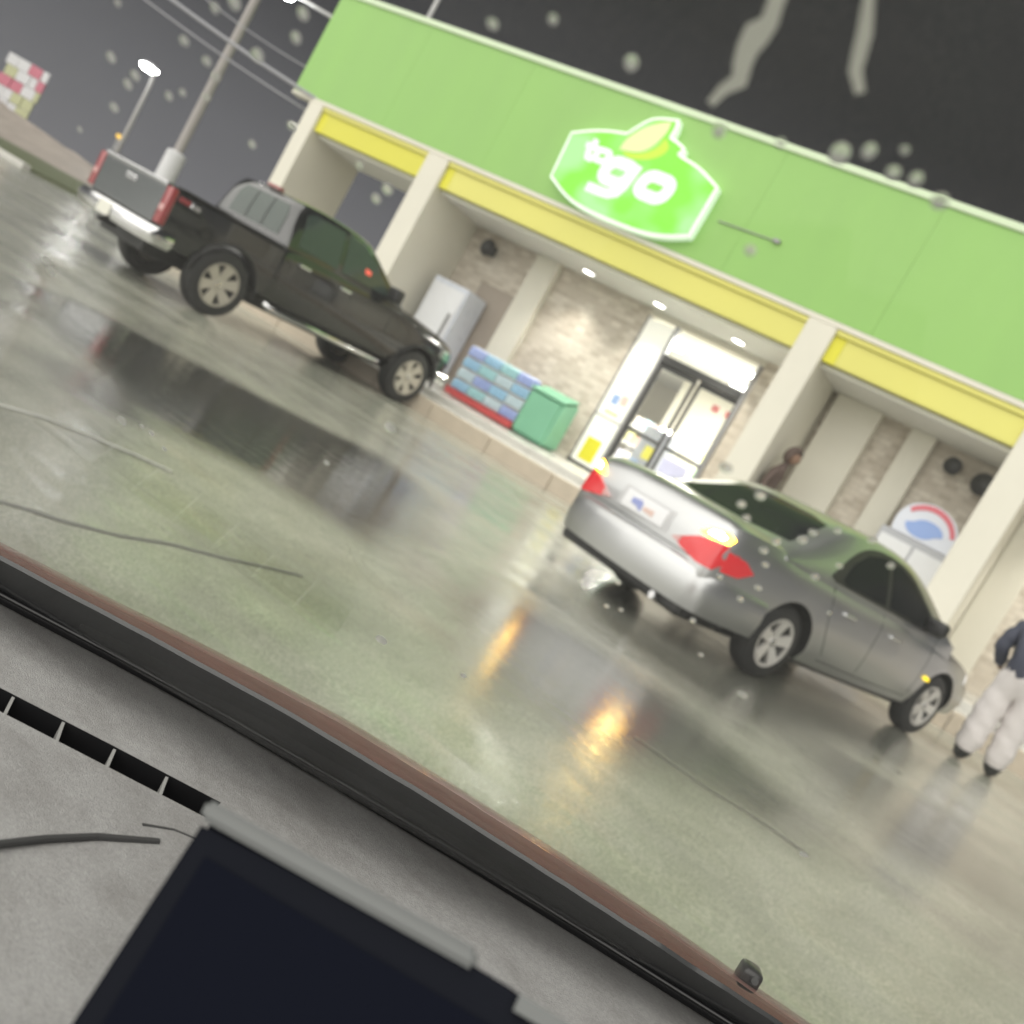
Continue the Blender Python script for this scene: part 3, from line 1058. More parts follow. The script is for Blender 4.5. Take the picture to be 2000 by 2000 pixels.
def wheel_set(parent, wb, track, rad, wid, rimr, spokes, rim_mat):
    protos = {}
    for xx in (0, wb):
        for side in (1, -1):       # +1 left (outer face +y)
            if side not in protos:
                protos[side] = make_wheel('wheel', rad, wid, rimr, spokes, rim_mat, parent, (xx, side * track, rad), -side)
            else:
                c = copy_tree(protos[side], parent)
                c.location = (xx, side * track, rad)
                c.rotation_euler = (0, .4, 0)
def cyl_y(r, y0, y1, x, z, material, parent):
    bm = bmesh.new()
    lathe(bm, [(r, y0), (r, y1)], 36, 'Y', (x, 0, z))
    return obj('cutter', bm, material, parent)

# ---- silver sedan
S = thing('silver_sedan', 'silver four-door sedan with lit amber rear turn signals parked nose to the kerb', 'car', mw=vehicle_frame(-1.545, 7.982, 67.64, .86))
M_sil = mat('silver_paint', (.53, .535, .54), .33, metal=.88, coat=.4, noise=.03, nscale=2)
def sedan_half(W, zb, zt):
    zs = zt - .10
    return [(0, zb), (.75 * W, zb), (.93 * W, zb + .05), (.985 * W, zb + .16), (W, .5 * zb + .5 * zs - .02), (.992 * W, zs - .12), (.965 * W, zs - .02), (.915 * W, zt - .045), (.80 * W, zt - .012), (.45 * W, zt + .004), (0, zt + .01)]
st = [(-1.00, .70, .40, .78), (-.985, .76, .36, .86), (-.95, .80, .33, .95), (-.88, .835, .30, 1.01), (-.75, .86, .28, 1.035), (-.45, .885, .25, 1.035), (0, .895, .22, 1.01), (.8, .90, .20, .985), (1.6, .90, .20, .975), (2.3, .89, .21, .955), (2.75, .885, .23, .91), (3.15, .865, .25, .845), (3.42, .82, .27, .765), (3.58, .73, .30, .69), (3.66, .58, .34, .60)]
st = [(r[0] if r[0] > -.45 else -.45 + (r[0] + .45) * 1.22,) + r[1:] for r in st]
bm = bmesh.new()
loft(bm, [sym_ring(r[0], sedan_half(r[1], r[2], r[3])) for r in spline(st, 5)])
bmesh.ops.recalc_face_normals(bm, faces=bm.faces)
bv_body = BVHTree.FromBMesh(bm)
body = obj('body', bm, M_sil, S)
bool_cut(body, [cyl_y(.385, a, c, xx, .31, M_black, S) for xx in (0, 2.72) for a, c in ((.58, 1.2), (-1.2, -.58))])
body.data.shade_smooth()
body.data.set_sharp_from_angle(angle=R(38))
# greenhouse
def gh_half(zt, belt, y0, lean):
    yt = y0 - (zt - .05 - belt) * lean
    ye = max(.1, yt)
    return [(0, belt - .12), (y0 + .01, belt - .12), (y0, belt), (ye + (y0 - ye) * .5 + .012, belt + (zt - .05 - belt) * .5), (ye, zt - .05), (ye - .05, zt - .018), (ye * .6, zt - .004), (0, zt)]
gs = [(-.40, 1.02), (-.2, 1.085), (0, 1.165), (.3, 1.30), (.52, 1.38), (.75, 1.425), (1.1, 1.45), (1.45, 1.445), (1.75, 1.405), (2.0, 1.32), (2.25, 1.195), (2.5, 1.05), (2.62, .98)]
bm = bmesh.new()
loft(bm, [sym_ring(r[0], gh_half(max(r[1], .99), .93, .845, .52)) for r in spline(gs, 4)])
bmesh.ops.recalc_face_normals(bm, faces=bm.faces)
bv_gh = BVHTree.FromBMesh(bm)
obj('cabin_shell', bm, M_sil, S, smooth=True, sharp=38)
B2 = [bv_body, bv_gh]
# glass
for s in (-1, 1):
    stt = lambda a, c, s=s: (a, s * 2.0, c)
    dr = (0, -s, 0)
    patch('window_trim', [tuple(p) for p in spline([(.28, 1.00), (.50, 1.17), (.78, 1.315), (1.1, 1.375), (1.45, 1.37), (1.72, 1.31), (2.05, 1.13), (2.32, .965)], 3)] + [(2.3, .945), (1.2, .955), (.36, .965)], stt, dr, B2, .006, M_black, S, .12)
    patch('rear_side_window', [(.46, 1.01), (.60, 1.16), (.84, 1.285), (1.08, 1.335), (1.20, 1.34), (1.20, .985), (.52, .985)], stt, dr, B2, .012, M_tint, S, .1)
    patch('front_side_window', [(1.28, .985), (1.28, 1.345), (1.45, 1.34), (1.70, 1.275), (1.98, 1.12), (2.14, 1.0), (2.12, .975)], stt, dr, B2, .012, M_tint, S, .1)
    # seams and handles
    def seam(pts, wd=.008):
        P = [Vector(p) for p in pts]
        l1, l2 = [], []
        for i, q in enumerate(P):
            d = (P[min(i + 1, len(P) - 1)] - P[max(i - 1, 0)]).normalized()
            n_ = Vector((-d.y, d.x)) * wd / 2
            l1.append(tuple(q + n_))
            l2.append(tuple(q - n_))
        patch('door_seam', l1 + l2[::-1], stt, dr, B2, .0015, M_seam, S, .05, depth=.004)
    seam([(1.24, .94), (1.22, .7), (1.22, .32)])
    seam([(2.26, .93), (2.24, .7), (2.20, .34)])
    seam([(.36, .93), (.40, .74), (.50, .56), (.62, .38)])
    seam([(.62, .325), (1.4, .32), (2.22, .33)])
    for hx in (.60, 1.42):
        bm = bmesh.new()
        box(bm, hx, hx + .19, s * .885 - (.03 if s < 0 else 0), s * .885 + (.03 if s > 0 else 0), .755, .785, .01, 2)
        obj('door_handle', bm, M_chrome, S)
    # mirror
    bm = bmesh.new()
    box(bm, 1.93, 2.06, s * .92 - .10, s * .92 + .10, .965, 1.10, .04, 3)
    box(bm, 1.97, 2.05, s * .86 - .05, s * .86 + .05, .95, .985)
    obj('side_mirror', bm, M_black, S, smooth=True, sharp=50)
    patch('side_marker', [(2.30, .565), (2.35, .59), (2.42, .575), (2.44, .548), (2.36, .545)], stt, dr, B2, .012, M_amber2, S, .05)
    # front lamp wraps
    patch('headlamp', [(3.18, .66), (3.25, .75), (3.45, .70), (3.5, .62), (3.3, .60)], stt, dr, B2, .008, M_chrome, S, .05)
rs = lambda a, c: (-3.0, a, c)
patch('rear_window', [(-.64, 1.075), (-.46, 1.335), (-.25, 1.362), (.25, 1.362), (.46, 1.335), (.64, 1.075), (.3, 1.055), (-.3, 1.055)], lambda a, c: (-1.2, a, c), (1, 0, 0), [bv_gh], .008, M_tint, S, .09)
patch('windscreen', [(-.70, 1.06), (-.50, 1.36), (.50, 1.36), (.70, 1.06)], lambda a, c: (4.2, a, c), (-1, 0, 0), [bv_gh], .008, M_tint, S, .1)
# bumper that wraps round the tail
path = spline([(-.36, .895), (-.62, .895), (-.86, .86), (-1.0, .74), (-1.055, .48), (-1.075, .2), (-1.08, 0)], 4)
path = [(p[0] if p[0] > -.45 else -.45 + (p[0] + .45) * 1.20, p[1]) for p in path]
path = path + [(a, -c) for a, c in path[-2::-1]]
prof = [(-.06, .30), (-.012, .285), (.0, .34), (.012, .42), (.008, .52), (-.005, .575), (-.04, .61), (-.10, .62), (-.14, .60), (-.14, .30)]
bm = bmesh.new()
rings = []
for i, (a, c) in enumerate(path):
    p = Vector(path[min(i + 1, len(path) - 1)]) - Vector(path[max(i - 1, 0)])
    nrm = Vector((p.y, -p.x)).normalized()
    if nrm.x * a + nrm.y * c < 0 and abs(c) > .5:
        nrm = -nrm
    if abs(c) <= .5 and nrm.x > 0:
        nrm = -nrm
    rings.append([(a + nrm.x * o_, c + nrm.y * o_, z_) for o_, z_ in prof])
loft(bm, rings)
bumper = obj('rear_bumper', bm, M_sil, S, smooth=True, sharp=45)
# dark lower valance and exhaust
bm = bmesh.new()
box(bm, -1.09, -.55, -.74, .74, .20, .33, .03)
obj('valance', bm, M_black, S)
bm = bmesh.new()
tube(bm, [(-1.16, -.52, .245), (-.6, -.52, .245)], .032, 12)
obj('exhaust_pipe', bm, M_chrome, S)
bm = bmesh.new()
box(bm, -.5, 3.3, -.7, .7, .19, .30, .03)
obj('underbody', bm, M_black, S)
# tail lamps
for s in (-1, 1):
    L_ = patch('tail_lamp', [(s * .40, .695), (s * .62, .80), (s * .80, .83), (s * .845, .80), (s * .84, .72), (s * .80, .625), (s * .70, .622), (s * .5, .66)], rs, (1, 0, 0), [bv_body], .016, M_redl, S, .05, depth=.05)
    patch('reverse_lens', [(s * .385, .692), (s * .48, .735), (s * .47, .672)], rs, (1, 0, 0), [bv_body], .022, M_redw, L_, .05)
    T_ = patch('turn_signal', [(s * .58, .83), (s * .66, .895), (s * .76, .92), (s * .805, .89), (s * .80, .842), (s * .68, .825)], rs, (1, 0, 0), [bv_body], .016, M_amber, S, .05, depth=.05)
    patch('bulb_glare', [(s * .66, .85), (s * .68, .885), (s * .74, .895), (s * .775, .875), (s * .765, .85)], rs, (1, 0, 0), [bv_body], .024, M_amber_core, T_, .05)
    # side wrap of the lamp
    patch('tail_lamp_side', [(-1.0, .64), (-1.0, .80), (-.82, .79), (-.68, .73), (-.82, .655)], lambda a, c, s=s: (a, s * 2, c), (0, -s, 0), [bv_body], .006, M_redl, L_, .06)
# number plate in its recess
rec = patch('plate_recess', [(-.31, .685), (-.30, .855), (.30, .855), (.31, .685)], rs, (1, 0, 0), [bv_body], .004, mat('recess_grey', (.52, .52, .53), .4), S, .08)
plate = patch('number_plate', [(-.245, .695), (-.245, .835), (.245, .835), (.245, .695)], rs, (1, 0, 0), [bv_body], .014, mat('plate_white', (.78, .78, .80), .35), rec, .12)
for (a0, a1, c0_, c1_, mm) in ((.04, .15, .735, .80, mat('plate_blue', (.30, .34, .62), .5)), (-.12, .0, .725, .775, mat('plate_red', (.70, .52, .46), .5)), (.02, .06, .715, .785, MATS['plate_blue'])):
    patch('plate_mark', [(a0, c0_), (a0, c1_), (a1, c1_ - .01), (a1, c0_ + .01)], rs, (1, 0, 0), [bv_body], .0185, mm, plate, .2)
patch('trunk_seam', [(-.80, .632), (-.80, .640), (.80, .640), (.80, .632)], rs, (1, 0, 0), [bv_body], .003, M_seam, S, .08)
wheel_set(S, 2.72, .765, .318, .20, .205, 5, M_rimS)

# ---- black pickup
T = thing('black_pickup', 'black crew-cab pickup truck with chrome bumper and side step at the kerb', 'truck', mw=vehicle_frame(-9.718, 8.901, 81.76, .98))
M_blk = mat('black_paint', (.008, .009, .010), .14, coat=1.0)
def tr_half(W, zb, zt):
    return [(0, zb), (.82 * W, zb), (.95 * W, zb + .03), (.985 * W, zb + .14), (.99 * W, zb + .34), (W, zt - .24), (.985 * W, zt - .10), (.955 * W, zt - .03), (.90 * W, zt), (.45 * W, zt + .02), (0, zt + .025)]
st = [(.66, .95, .52, 1.27), (.70, .965, .50, 1.27), (1.2, .975, .50, 1.27), (2.0, .975, .50, 1.27), (2.8, .975, .50, 1.28), (3.1, .972, .50, 1.275), (3.6, .97, .50, 1.235), (4.05, .955, .50, 1.18), (4.30, .93, .52, 1.125), (4.42, .88, .54, 1.07), (4.47, .80, .56, 1.0)]
bm = bmesh.new()
loft(bm, [sym_ring(r[0], tr_half(r[1], r[2], r[3])) for r in spline(st, 4)])
bmesh.ops.recalc_face_normals(bm, faces=bm.faces)
tb = BVHTree.FromBMesh(bm)
o = obj('front_body', bm, M_blk, T)
bool_cut(o, [cyl_y(.50, a, c, 3.68, .43, M_black, T) for a, c in ((.60, 1.3), (-1.3, -.60))])
o.data.shade_smooth()
o.data.set_sharp_from_angle(angle=R(38))
gs = [(.665, 1.30), (.69, 1.62), (.74, 1.80), (.84, 1.86), (1.2, 1.895), (1.7, 1.90), (2.0, 1.875), (2.2, 1.80), (2.5, 1.615), (2.8, 1.43), (3.0, 1.31)]
bm = bmesh.new()
loft(bm, [sym_ring(r[0], gh_half(max(r[1], 1.29), 1.24, .925, .34)) for r in spline(gs, 4)])
bmesh.ops.recalc_face_normals(bm, faces=bm.faces)
tg = BVHTree.FromBMesh(bm)
obj('cab_shell', bm, M_blk, T, smooth=True, sharp=38)
M_tint2 = mat('green_tint_glass', (.045, .065, .055), .04, spec=.5, coat=.05)
for s in (-1, 1):
    stt = lambda a, c, s=s: (a, s * 2.2, c)
    dr = (0, -s, 0)
    patch('rear_side_window', [(.84, 1.32), (.86, 1.74), (.98, 1.79), (1.56, 1.81), (1.56, 1.31)], stt, dr, [tg, tb], .008, M_tint2, T, .1)
    patch('front_side_window', [(1.66, 1.31), (1.66, 1.81), (1.95, 1.79), (2.18, 1.68), (2.50, 1.47), (2.66, 1.33)], stt, dr, [tg, tb], .008, M_tint2, T, .1)
    def seam(pts, wd=.010):
        P = [Vector(p) for p in pts]
        l1, l2 = [], []
        for i, q in enumerate(P):
            d = (P[min(i + 1, len(P) - 1)] - P[max(i - 1, 0)]).normalized()
            n_ = Vector((-d.y, d.x)) * wd / 2
            l1.append(tuple(q + n_))
            l2.append(tuple(q - n_))
        patch('door_seam', l1 + l2[::-1], stt, dr, [tb], .0015, M_seam, T, .06, depth=.004)
    seam([(1.61, 1.26), (1.61, .56)])
    seam([(2.78, 1.24), (2.78, .56)])
    seam([(.78, 1.25), (.78, .56)])
    for hx in (.92, 1.70):
        bm = bmesh.new()
        box(bm, hx, hx + .20, s * .985 - .022, s * .985 + .022, 1.10, 1.14, .012, 2)
        obj('door_handle', bm, M_chrome, T)
    bm = bmesh.new()
    box(bm, 2.50, 2.66, s * 1.06 - .12, s * 1.06 + .12, 1.30, 1.50, .04, 3)
    box(bm, 2.55, 2.64, s * .94 - .06, s * .94 + .06, 1.29, 1.33)
    obj('side_mirror', bm, M_black, T, smooth=True, sharp=50)
    # tubular side step
    bm = bmesh.new()
    tube(bm, [(.74, s * .93, .46), (.78, s * 1.0, .43), (2.9, s * 1.0, .43), (2.96, s * .93, .46)], .038, 12)
    for xx in (1.0, 1.9, 2.7):
        tube(bm, [(xx, s * .98, .43), (xx, s * .8, .52)], .018, 8)
    obj('side_step', bm, M_chrome, T, smooth=True, sharp=50)
    # wheel arch flare
    for xx in (0, 3.68):
        bm = bmesh.new()
        tube(bm, [(xx + .505 * math.cos(R(a)), s * .975, .43 + .505 * math.sin(R(a))) for a in range(0, 181, 12)], .022, 8)
        obj('arch_trim', bm, M_black, T, smooth=True)
    # headlamp
    patch('headlamp', [(4.05, .92), (4.05, 1.06), (4.30, 1.04), (4.32, .90)], stt, dr, [tb], .01, M_chrome, T, .06)
# bed: two side walls, floor, bulkhead
for s in (-1, 1):
    bm = bmesh.new()
    sec = [(-.99, .55, .93), (-.6, .55, .965), (0, .55, .975), (.645, .55, .97)]
    rings = []
    for xx, zb, W in sec:
        rings.append([(xx, s * .80, zb + .05), (xx, s * .80, 1.20), (xx, s * (W - .04), 1.215), (xx, s * (W - .005), 1.18), (xx, s * W, .98), (xx, s * (W - .012), .72), (xx, s * (W - .03), zb)])
    loft(bm, rings)
    o = obj('bed_side', bm, M_blk, T)
    bool_cut(o, [cyl_y(.50, .5 * s if s > 0 else -1.3, 1.3 if s > 0 else -.5, 0, .43, M_black, T)])
    o.data.shade_smooth()
    o.data.set_sharp_from_angle(angle=R(30))
    bx('bed_rail', -.97, .63, s * .80 if s > 0 else -.955, .955 if s > 0 else -.80, 1.218, 1.24, M_black, T, .008)
    # tail lamp, wrapping the corner
    bm = bmesh.new()
    y0, y1 = (.79, .945) if s > 0 else (-.945, -.79)
    box(bm, -1.075, -.985, y0, y1, .74, 1.195, .022, 2)
    L_ = obj('tail_lamp', bm, M_redt, T, smooth=True, sharp=45)
    bx('reverse_lens', -1.079, -1.06, y0 + .03, y1 - .03, .90, .97, M_redw, L_, .004)
    bm = bmesh.new()
    ys_ = s * .935
    box(bm, -.96, -.80, min(ys_, ys_ + s * .022), max(ys_, ys_ + s * .022), 1.085, 1.145, .008)
    obj('side_reflector', bm, M_redt, T)
    bm = bmesh.new()
    box(bm, -.795, -.66, min(ys_, ys_ + s * .028), max(ys_, ys_ + s * .028), 1.075, 1.14, .008)
    obj('badge', bm, M_chrome, T)
bx('bed_floor', -1.0, .64, -.80, .80, .62, .68, M_black, T)
bx('bulkhead', .58, .64, -.80, .80, .69, 1.2, M_blk, T)
M_tail = mat('tailgate_paint', (.06, .07, .075), .16, metal=.25, coat=1)
tgp = bx('tailgate', -1.07, -1.0, -.785, .785, .72, 1.175, M_tail, T, .018, 3)
bx('tailgate_cap', -1.09, -.99, -.785, .785, 1.177, 1.225, M_chrome, T, .015, 2)
bx('tailgate_handle', -1.092, -1.068, -.13, .13, 1.04, 1.11, M_chrome, tgp, .01, 2)
# rear bumper
path = spline([(-.80, .955), (-1.0, .95), (-1.14, .86), (-1.19, .6), (-1.20, .2), (-1.20, 0)], 4)
path = [tuple(p) for p in path]
path = path + [(a, -c) for a, c in path[-2::-1]]
prof = [(-.02, .50), (.0, .53), (.02, .60), (.015, .66), (-.01, .70), (-.10, .705), (-.10, .50)]
bm = bmesh.new()
rings = []
for i, (a, c) in enumerate(path):
    p = Vector(path[min(i + 1, len(path) - 1)]) - Vector(path[max(i - 1, 0)])
    nrm = Vector((p.y, -p.x)).normalized()
    if (abs(c) > .5 and nrm.y * c < 0) or (abs(c) <= .5 and nrm.x > 0):
        nrm = -nrm
    rings.append([(a + nrm.x * o_, c + nrm.y * o_, z_) for o_, z_ in prof])
loft(bm, rings)
bp_ = obj('rear_bumper', bm, M_chrome, T, smooth=True, sharp=45)
bx('number_plate', -1.228, -1.222, -.155, .155, .525, .675, mat('plate_cream', (.75, .74, .66), .4), bp_)
bm = bmesh.new()
tube(bm, [(-1.24, 0, .46), (-1.0, 0, .46)], .035, 10)
obj('tow_hitch', bm, M_black, T)
# front bumper and grille
bx('front_bumper', 4.36, 4.56, -.90, .90, .52, .72, M_chrome, T, .05, 3)
bx('grille', 4.44, 4.485, -.62, .62, .74, 1.0, M_black, T, .01)
bx('bumper_end', 4.20, 4.50, -.965, -.905, .52, .70, M_chrome, T, .025, 2)
bx('underbody', -.9, 4.1, -.55, .55, .34, .52, M_black, T, .02)
patch('rear_window', [(-.62, 1.33), (-.60, 1.62), (-.52, 1.75), (.52, 1.75), (.60, 1.62), (.62, 1.33)], lambda a, c: (.1, a, c), (1, 0, 0), [tg], .008, M_tint2, T, .1)
for yy in (-.2, .2):
    bm = bmesh.new()
    patch('window_bar', [(yy - .012, 1.335), (yy - .012, 1.745), (yy + .012, 1.745), (yy + .012, 1.335)], lambda a, c: (.1, a, c), (1, 0, 0), [tg], .012, M_black, T, .1)
patch('windscreen', [(-.74, 1.40), (-.60, 1.76), (.60, 1.76), (.74, 1.40)], lambda a, c: (5.2, a, c), (-1, 0, 0), [tg], .008, M_tint2, T, .1)
bm = bmesh.new()
box(bm, .72, .80, -.16, .16, 1.855, 1.90, .015, 2)
obj('high_brake_lamp', bm, M_redt, T)
patch('red_tag', [(2.06, 1.46), (2.06, 1.53), (2.17, 1.52), (2.17, 1.46)], lambda a, c: (a, -2.2, c), (0, 1, 0), [tg], .013, mat('tag_red', (.75, .12, .08), .5, emit=(1, .15, .1), estr=.4), T, .1)
wheel_set(T, 3.68, .84, .42, .27, .272, 6, M_rimT)
# ------------------------------------------------------------------ street furniture
M_conc = mat('pole_concrete', (.36, .335, .325), .7, noise=.15, nscale=2)
M_wire = mat('cable_grey', (.33, .33, .36), .5)
# utility pole
up = thing('utility_pole', 'tall slim utility pole with a white base sleeve behind the pickup bed', 'pole', (-19.55, 15.08, gz(15)))
bm = bmesh.new()
tube(bm, [(0, 0, -.2), (0, 0, 5), (0, 0, 10.5)], [.11, .10, .085], 16)
obj('shaft', bm, M_conc, up, smooth=True, sharp=60)
bm = bmesh.new()
lathe(bm, [(.22, 0), (.22, 1.98), (.15, 2.02)], 20)
obj('base_sleeve', bm, mat('sleeve_white', (.62, .62, .64), .4, noise=.08), up, smooth=True, sharp=50)
bm = bmesh.new()
box(bm, -.06, .06, -1.0, 1.0, 9.4, 9.52, .01)
obj('crossarm', bm, M_conc, up)
# overhead cables, hung across the frame above the lot
def cable(a, c, rad, label):
    D0, D1 = a[2], c[2]
    p, q = CAM + ray(a[0], a[1]) * D0, CAM + ray(c[0], c[1]) * D1
    d = q - p
    p, q = p - d * 1.2, q + d * .9
    bm = bmesh.new()
    n = 24
    tube(bm, [p.lerp(q, i / n) - Vector((0, 0, .12 * 4 * (i / n) * (1 - i / n) - .115)) for i in range(n + 1)], rad, 8)
    tag(obj('overhead_cable', bm, M_wire, smooth=True), label, 'cable', 'overhead cables')
cable((352, 12, 19), (520, 132, 19), .034, 'thickest overhead cable, crossing in front of the utility pole')
cable((300, 12, 20), (460, 128, 20), .018, 'grey overhead cable just below the thickest one')
cable((430, 20, 20.5), (530, 92, 20.5), .013, 'thin overhead cable above the thickest one')
# street lamp
lp = CAM + ray(292, 132) * 40
sl_ = thing('street_lamp', 'street lamp with a bright white head on a slim grey pole', 'street lamp', (lp.x, lp.y, gz(lp.y)))
hz = lp.z - gz(lp.y)
bm = bmesh.new()
tube(bm, [(.55, 0, -.2), (.52, 0, hz - .6), (.45, 0, hz - .1), (.25, 0, hz + .08)], [.10, .075, .06, .05], 12)
obj('mast', bm, mat('mast_grey', (.3, .3, .31), .5), sl_, smooth=True)
bm = bmesh.new()
box(bm, -.38, .30, -.18, .18, hz + .02, hz + .16, .05, 2)
obj('lamp_head', bm, mat('lamp_grey', (.35, .35, .36), .4), sl_, smooth=True, sharp=50)
bm = bmesh.new()
lathe(bm, [(.02, hz - .16), (.26, hz - .14), (.36, hz - .04), (.36, hz + .018)], 20)
obj('lens', bm, glow('street_lamp_lens', (1, 1, .98), 60), sl_, smooth=True)
# second lamp, its glow just at the top edge of the picture
lp = CAM + ray(560, -6) * 34
sl2 = thing('street_lamp', 'street lamp with a white lens high beside the green fascia corner', 'street lamp', (lp.x, lp.y, gz(lp.y)))
hz = lp.z - gz(lp.y)
bm = bmesh.new()
tube(bm, [(2.1, 1.4, -.2), (2.1, 1.4, hz - .1), (1.5, 1.0, hz + .2), (.2, .15, hz + .2)], [.10, .08, .06, .05], 12)
obj('mast', bm, MATS['mast_grey'], sl2, smooth=True)
bm = bmesh.new()
box(bm, -.3, .3, -.17, .3, hz + .12, hz + .24, .04, 2)
obj('lamp_head', bm, MATS['lamp_grey'], sl2, smooth=True, sharp=50)
bm = bmesh.new()
lathe(bm, [(.02, hz - .08), (.18, hz - .02), (.24, hz + .05), (.24, hz + .118)], 20)
obj('lens', bm, MATS['street_lamp_lens'], sl2, smooth=True)
# far amber lamp
lp = CAM + ray(233, 267) * 48
am = thing('amber_lamp', 'small amber warning lamp glowing on a thin post above the pickup tailgate', 'lamp', (lp.x, lp.y, gz(lp.y)))
hz = lp.z - gz(lp.y)
bm = bmesh.new()
tube(bm, [(0, 0, -.1), (0, 0, hz - .1)], .035, 8)
obj('post', bm, MATS['mast_grey'], am)
bm = bmesh.new()
lathe(bm, [(.10, hz - .10), (.17, hz), (.13, hz + .10)], 14)
obj('lens', bm, glow('amber_far', (1, .62, .12), 1.1), am, smooth=True)
# price sign
c_ = CAM + ray(38, 168) * 42
ps = thing('price_sign', 'tall roadside board of white, red and yellow panels above the bank', 'sign', (c_.x, c_.y, gz(c_.y)), R(90 - 60))
hz = c_.z - gz(c_.y)
for xx in (-.55, .55):
    bm = bmesh.new()
    tube(bm, [(xx, .1, -.3), (xx, .1, hz + .7)], .07, 10)
    obj('post', bm, MATS['mast_grey'], ps)
M_pw, M_pr, M_py = mat('price_white', (.62, .62, .64), .4), mat('price_red', (.52, .16, .22), .4), mat('price_yellow', (.46, .47, .28), .4)
cells = [[M_pw, M_pw, M_pr, M_pw], [M_py, M_pw, M_pw, M_pr], [M_pr, M_pr, M_pw, M_py], [M_pw, M_pw, M_py, M_py], [M_py, M_pw, M_pw, M_py]]
rp_ = random.Random(5)
for r_ in range(5):
    x0_ = -.95 + (.12 if r_ in (1, 4) else 0)
    k_ = 0
    while x0_ < .85 and k_ < 4:
        wd_ = rp_.uniform(.32, .62)
        if not (r_ == 4 and k_ == 0):
            bx('panel', x0_ + .01, min(x0_ + wd_ - .01, .95), -.05 - .012 * ((r_ + k_) % 3), .05, hz + 1.05 - r_ * .46 - .44, hz + 1.05 - r_ * .46, cells[r_][k_], ps, .01)
        x0_ += wd_
        k_ += 1
# ------------------------------------------------------------------ people
def skin_body(name, joints, edges, root, material, parent, sub=2):
    me = bpy.data.meshes.new(name)
    keys = list(joints)
    me.from_pydata([joints[k][0] for k in keys], [(keys.index(a), keys.index(c)) for a, c in edges], [])
    o = bpy.data.objects.new(name, me)
    COL.objects.link(o)
    md = o.modifiers.new('skin', 'SKIN')
    md.use_smooth_shade = True
    for k, v in zip(keys, me.skin_vertices[0].data):
        r_ = joints[k][1]
        v.radius = r_ if isinstance(r_, tuple) else (r_, r_)
        v.use_root = (k == root)
    sb = o.modifiers.new('sub', 'SUBSURF')
    sb.levels = sub
    sb.render_levels = sub
    bpy.context.view_layer.update()
    dg = bpy.context.evaluated_depsgraph_get()
    m2 = bpy.data.meshes.new_from_object(o.evaluated_get(dg))
    bpy.data.objects.remove(o)
    m2.materials.clear()
    m2.materials.append(material)
    m2.shade_smooth()
    r_ = bpy.data.objects.new(name, m2)
    COL.objects.link(r_)
    r_.parent = parent
    return r_
M_skin = mat('skin', (.26, .16, .11), .5)
def hand(parent, wrist, fwd, side, material):
    """palm with four fingers and a thumb, joined as one piece"""
    wrist, f, s = Vector(wrist), Vector(fwd).normalized(), Vector(side).normalized()
    u = f.cross(s).normalized()
    J = {'w': (wrist, .024), 'p': (wrist + f * .045, (.036, .016)), 'k': (wrist + f * .085, (.038, .014))}
    E_ = [('w', 'p'), ('p', 'k')]
    for i, (o_, l_) in enumerate(((-.03, .065), (-.01, .078), (.01, .072), (.029, .056))):
        b_ = wrist + f * .088 + s * o_
        J['a%d' % i] = (b_, .0095)
        J['b%d' % i] = (b_ + f * l_ * .5 - u * .008, .0085)
        J['c%d' % i] = (b_ + f * l_ * .9 - u * .028, .007)
        E_ += [('k', 'a%d' % i), ('a%d' % i, 'b%d' % i), ('b%d' % i, 'c%d' % i)]
    J['t0'] = (wrist + f * .04 - s * .035, .012)
    J['t1'] = (wrist + f * .075 - s * .055 - u * .01, .010)
    J['t2'] = (wrist + f * .10 - s * .058 - u * .02, .008)
    E_ += [('p', 't0'), ('t0', 't1'), ('t1', 't2')]
    return skin_body('hand', {k: (tuple(v[0]), v[1]) for k, v in J.items()}, E_, 'p', material, parent, 1)
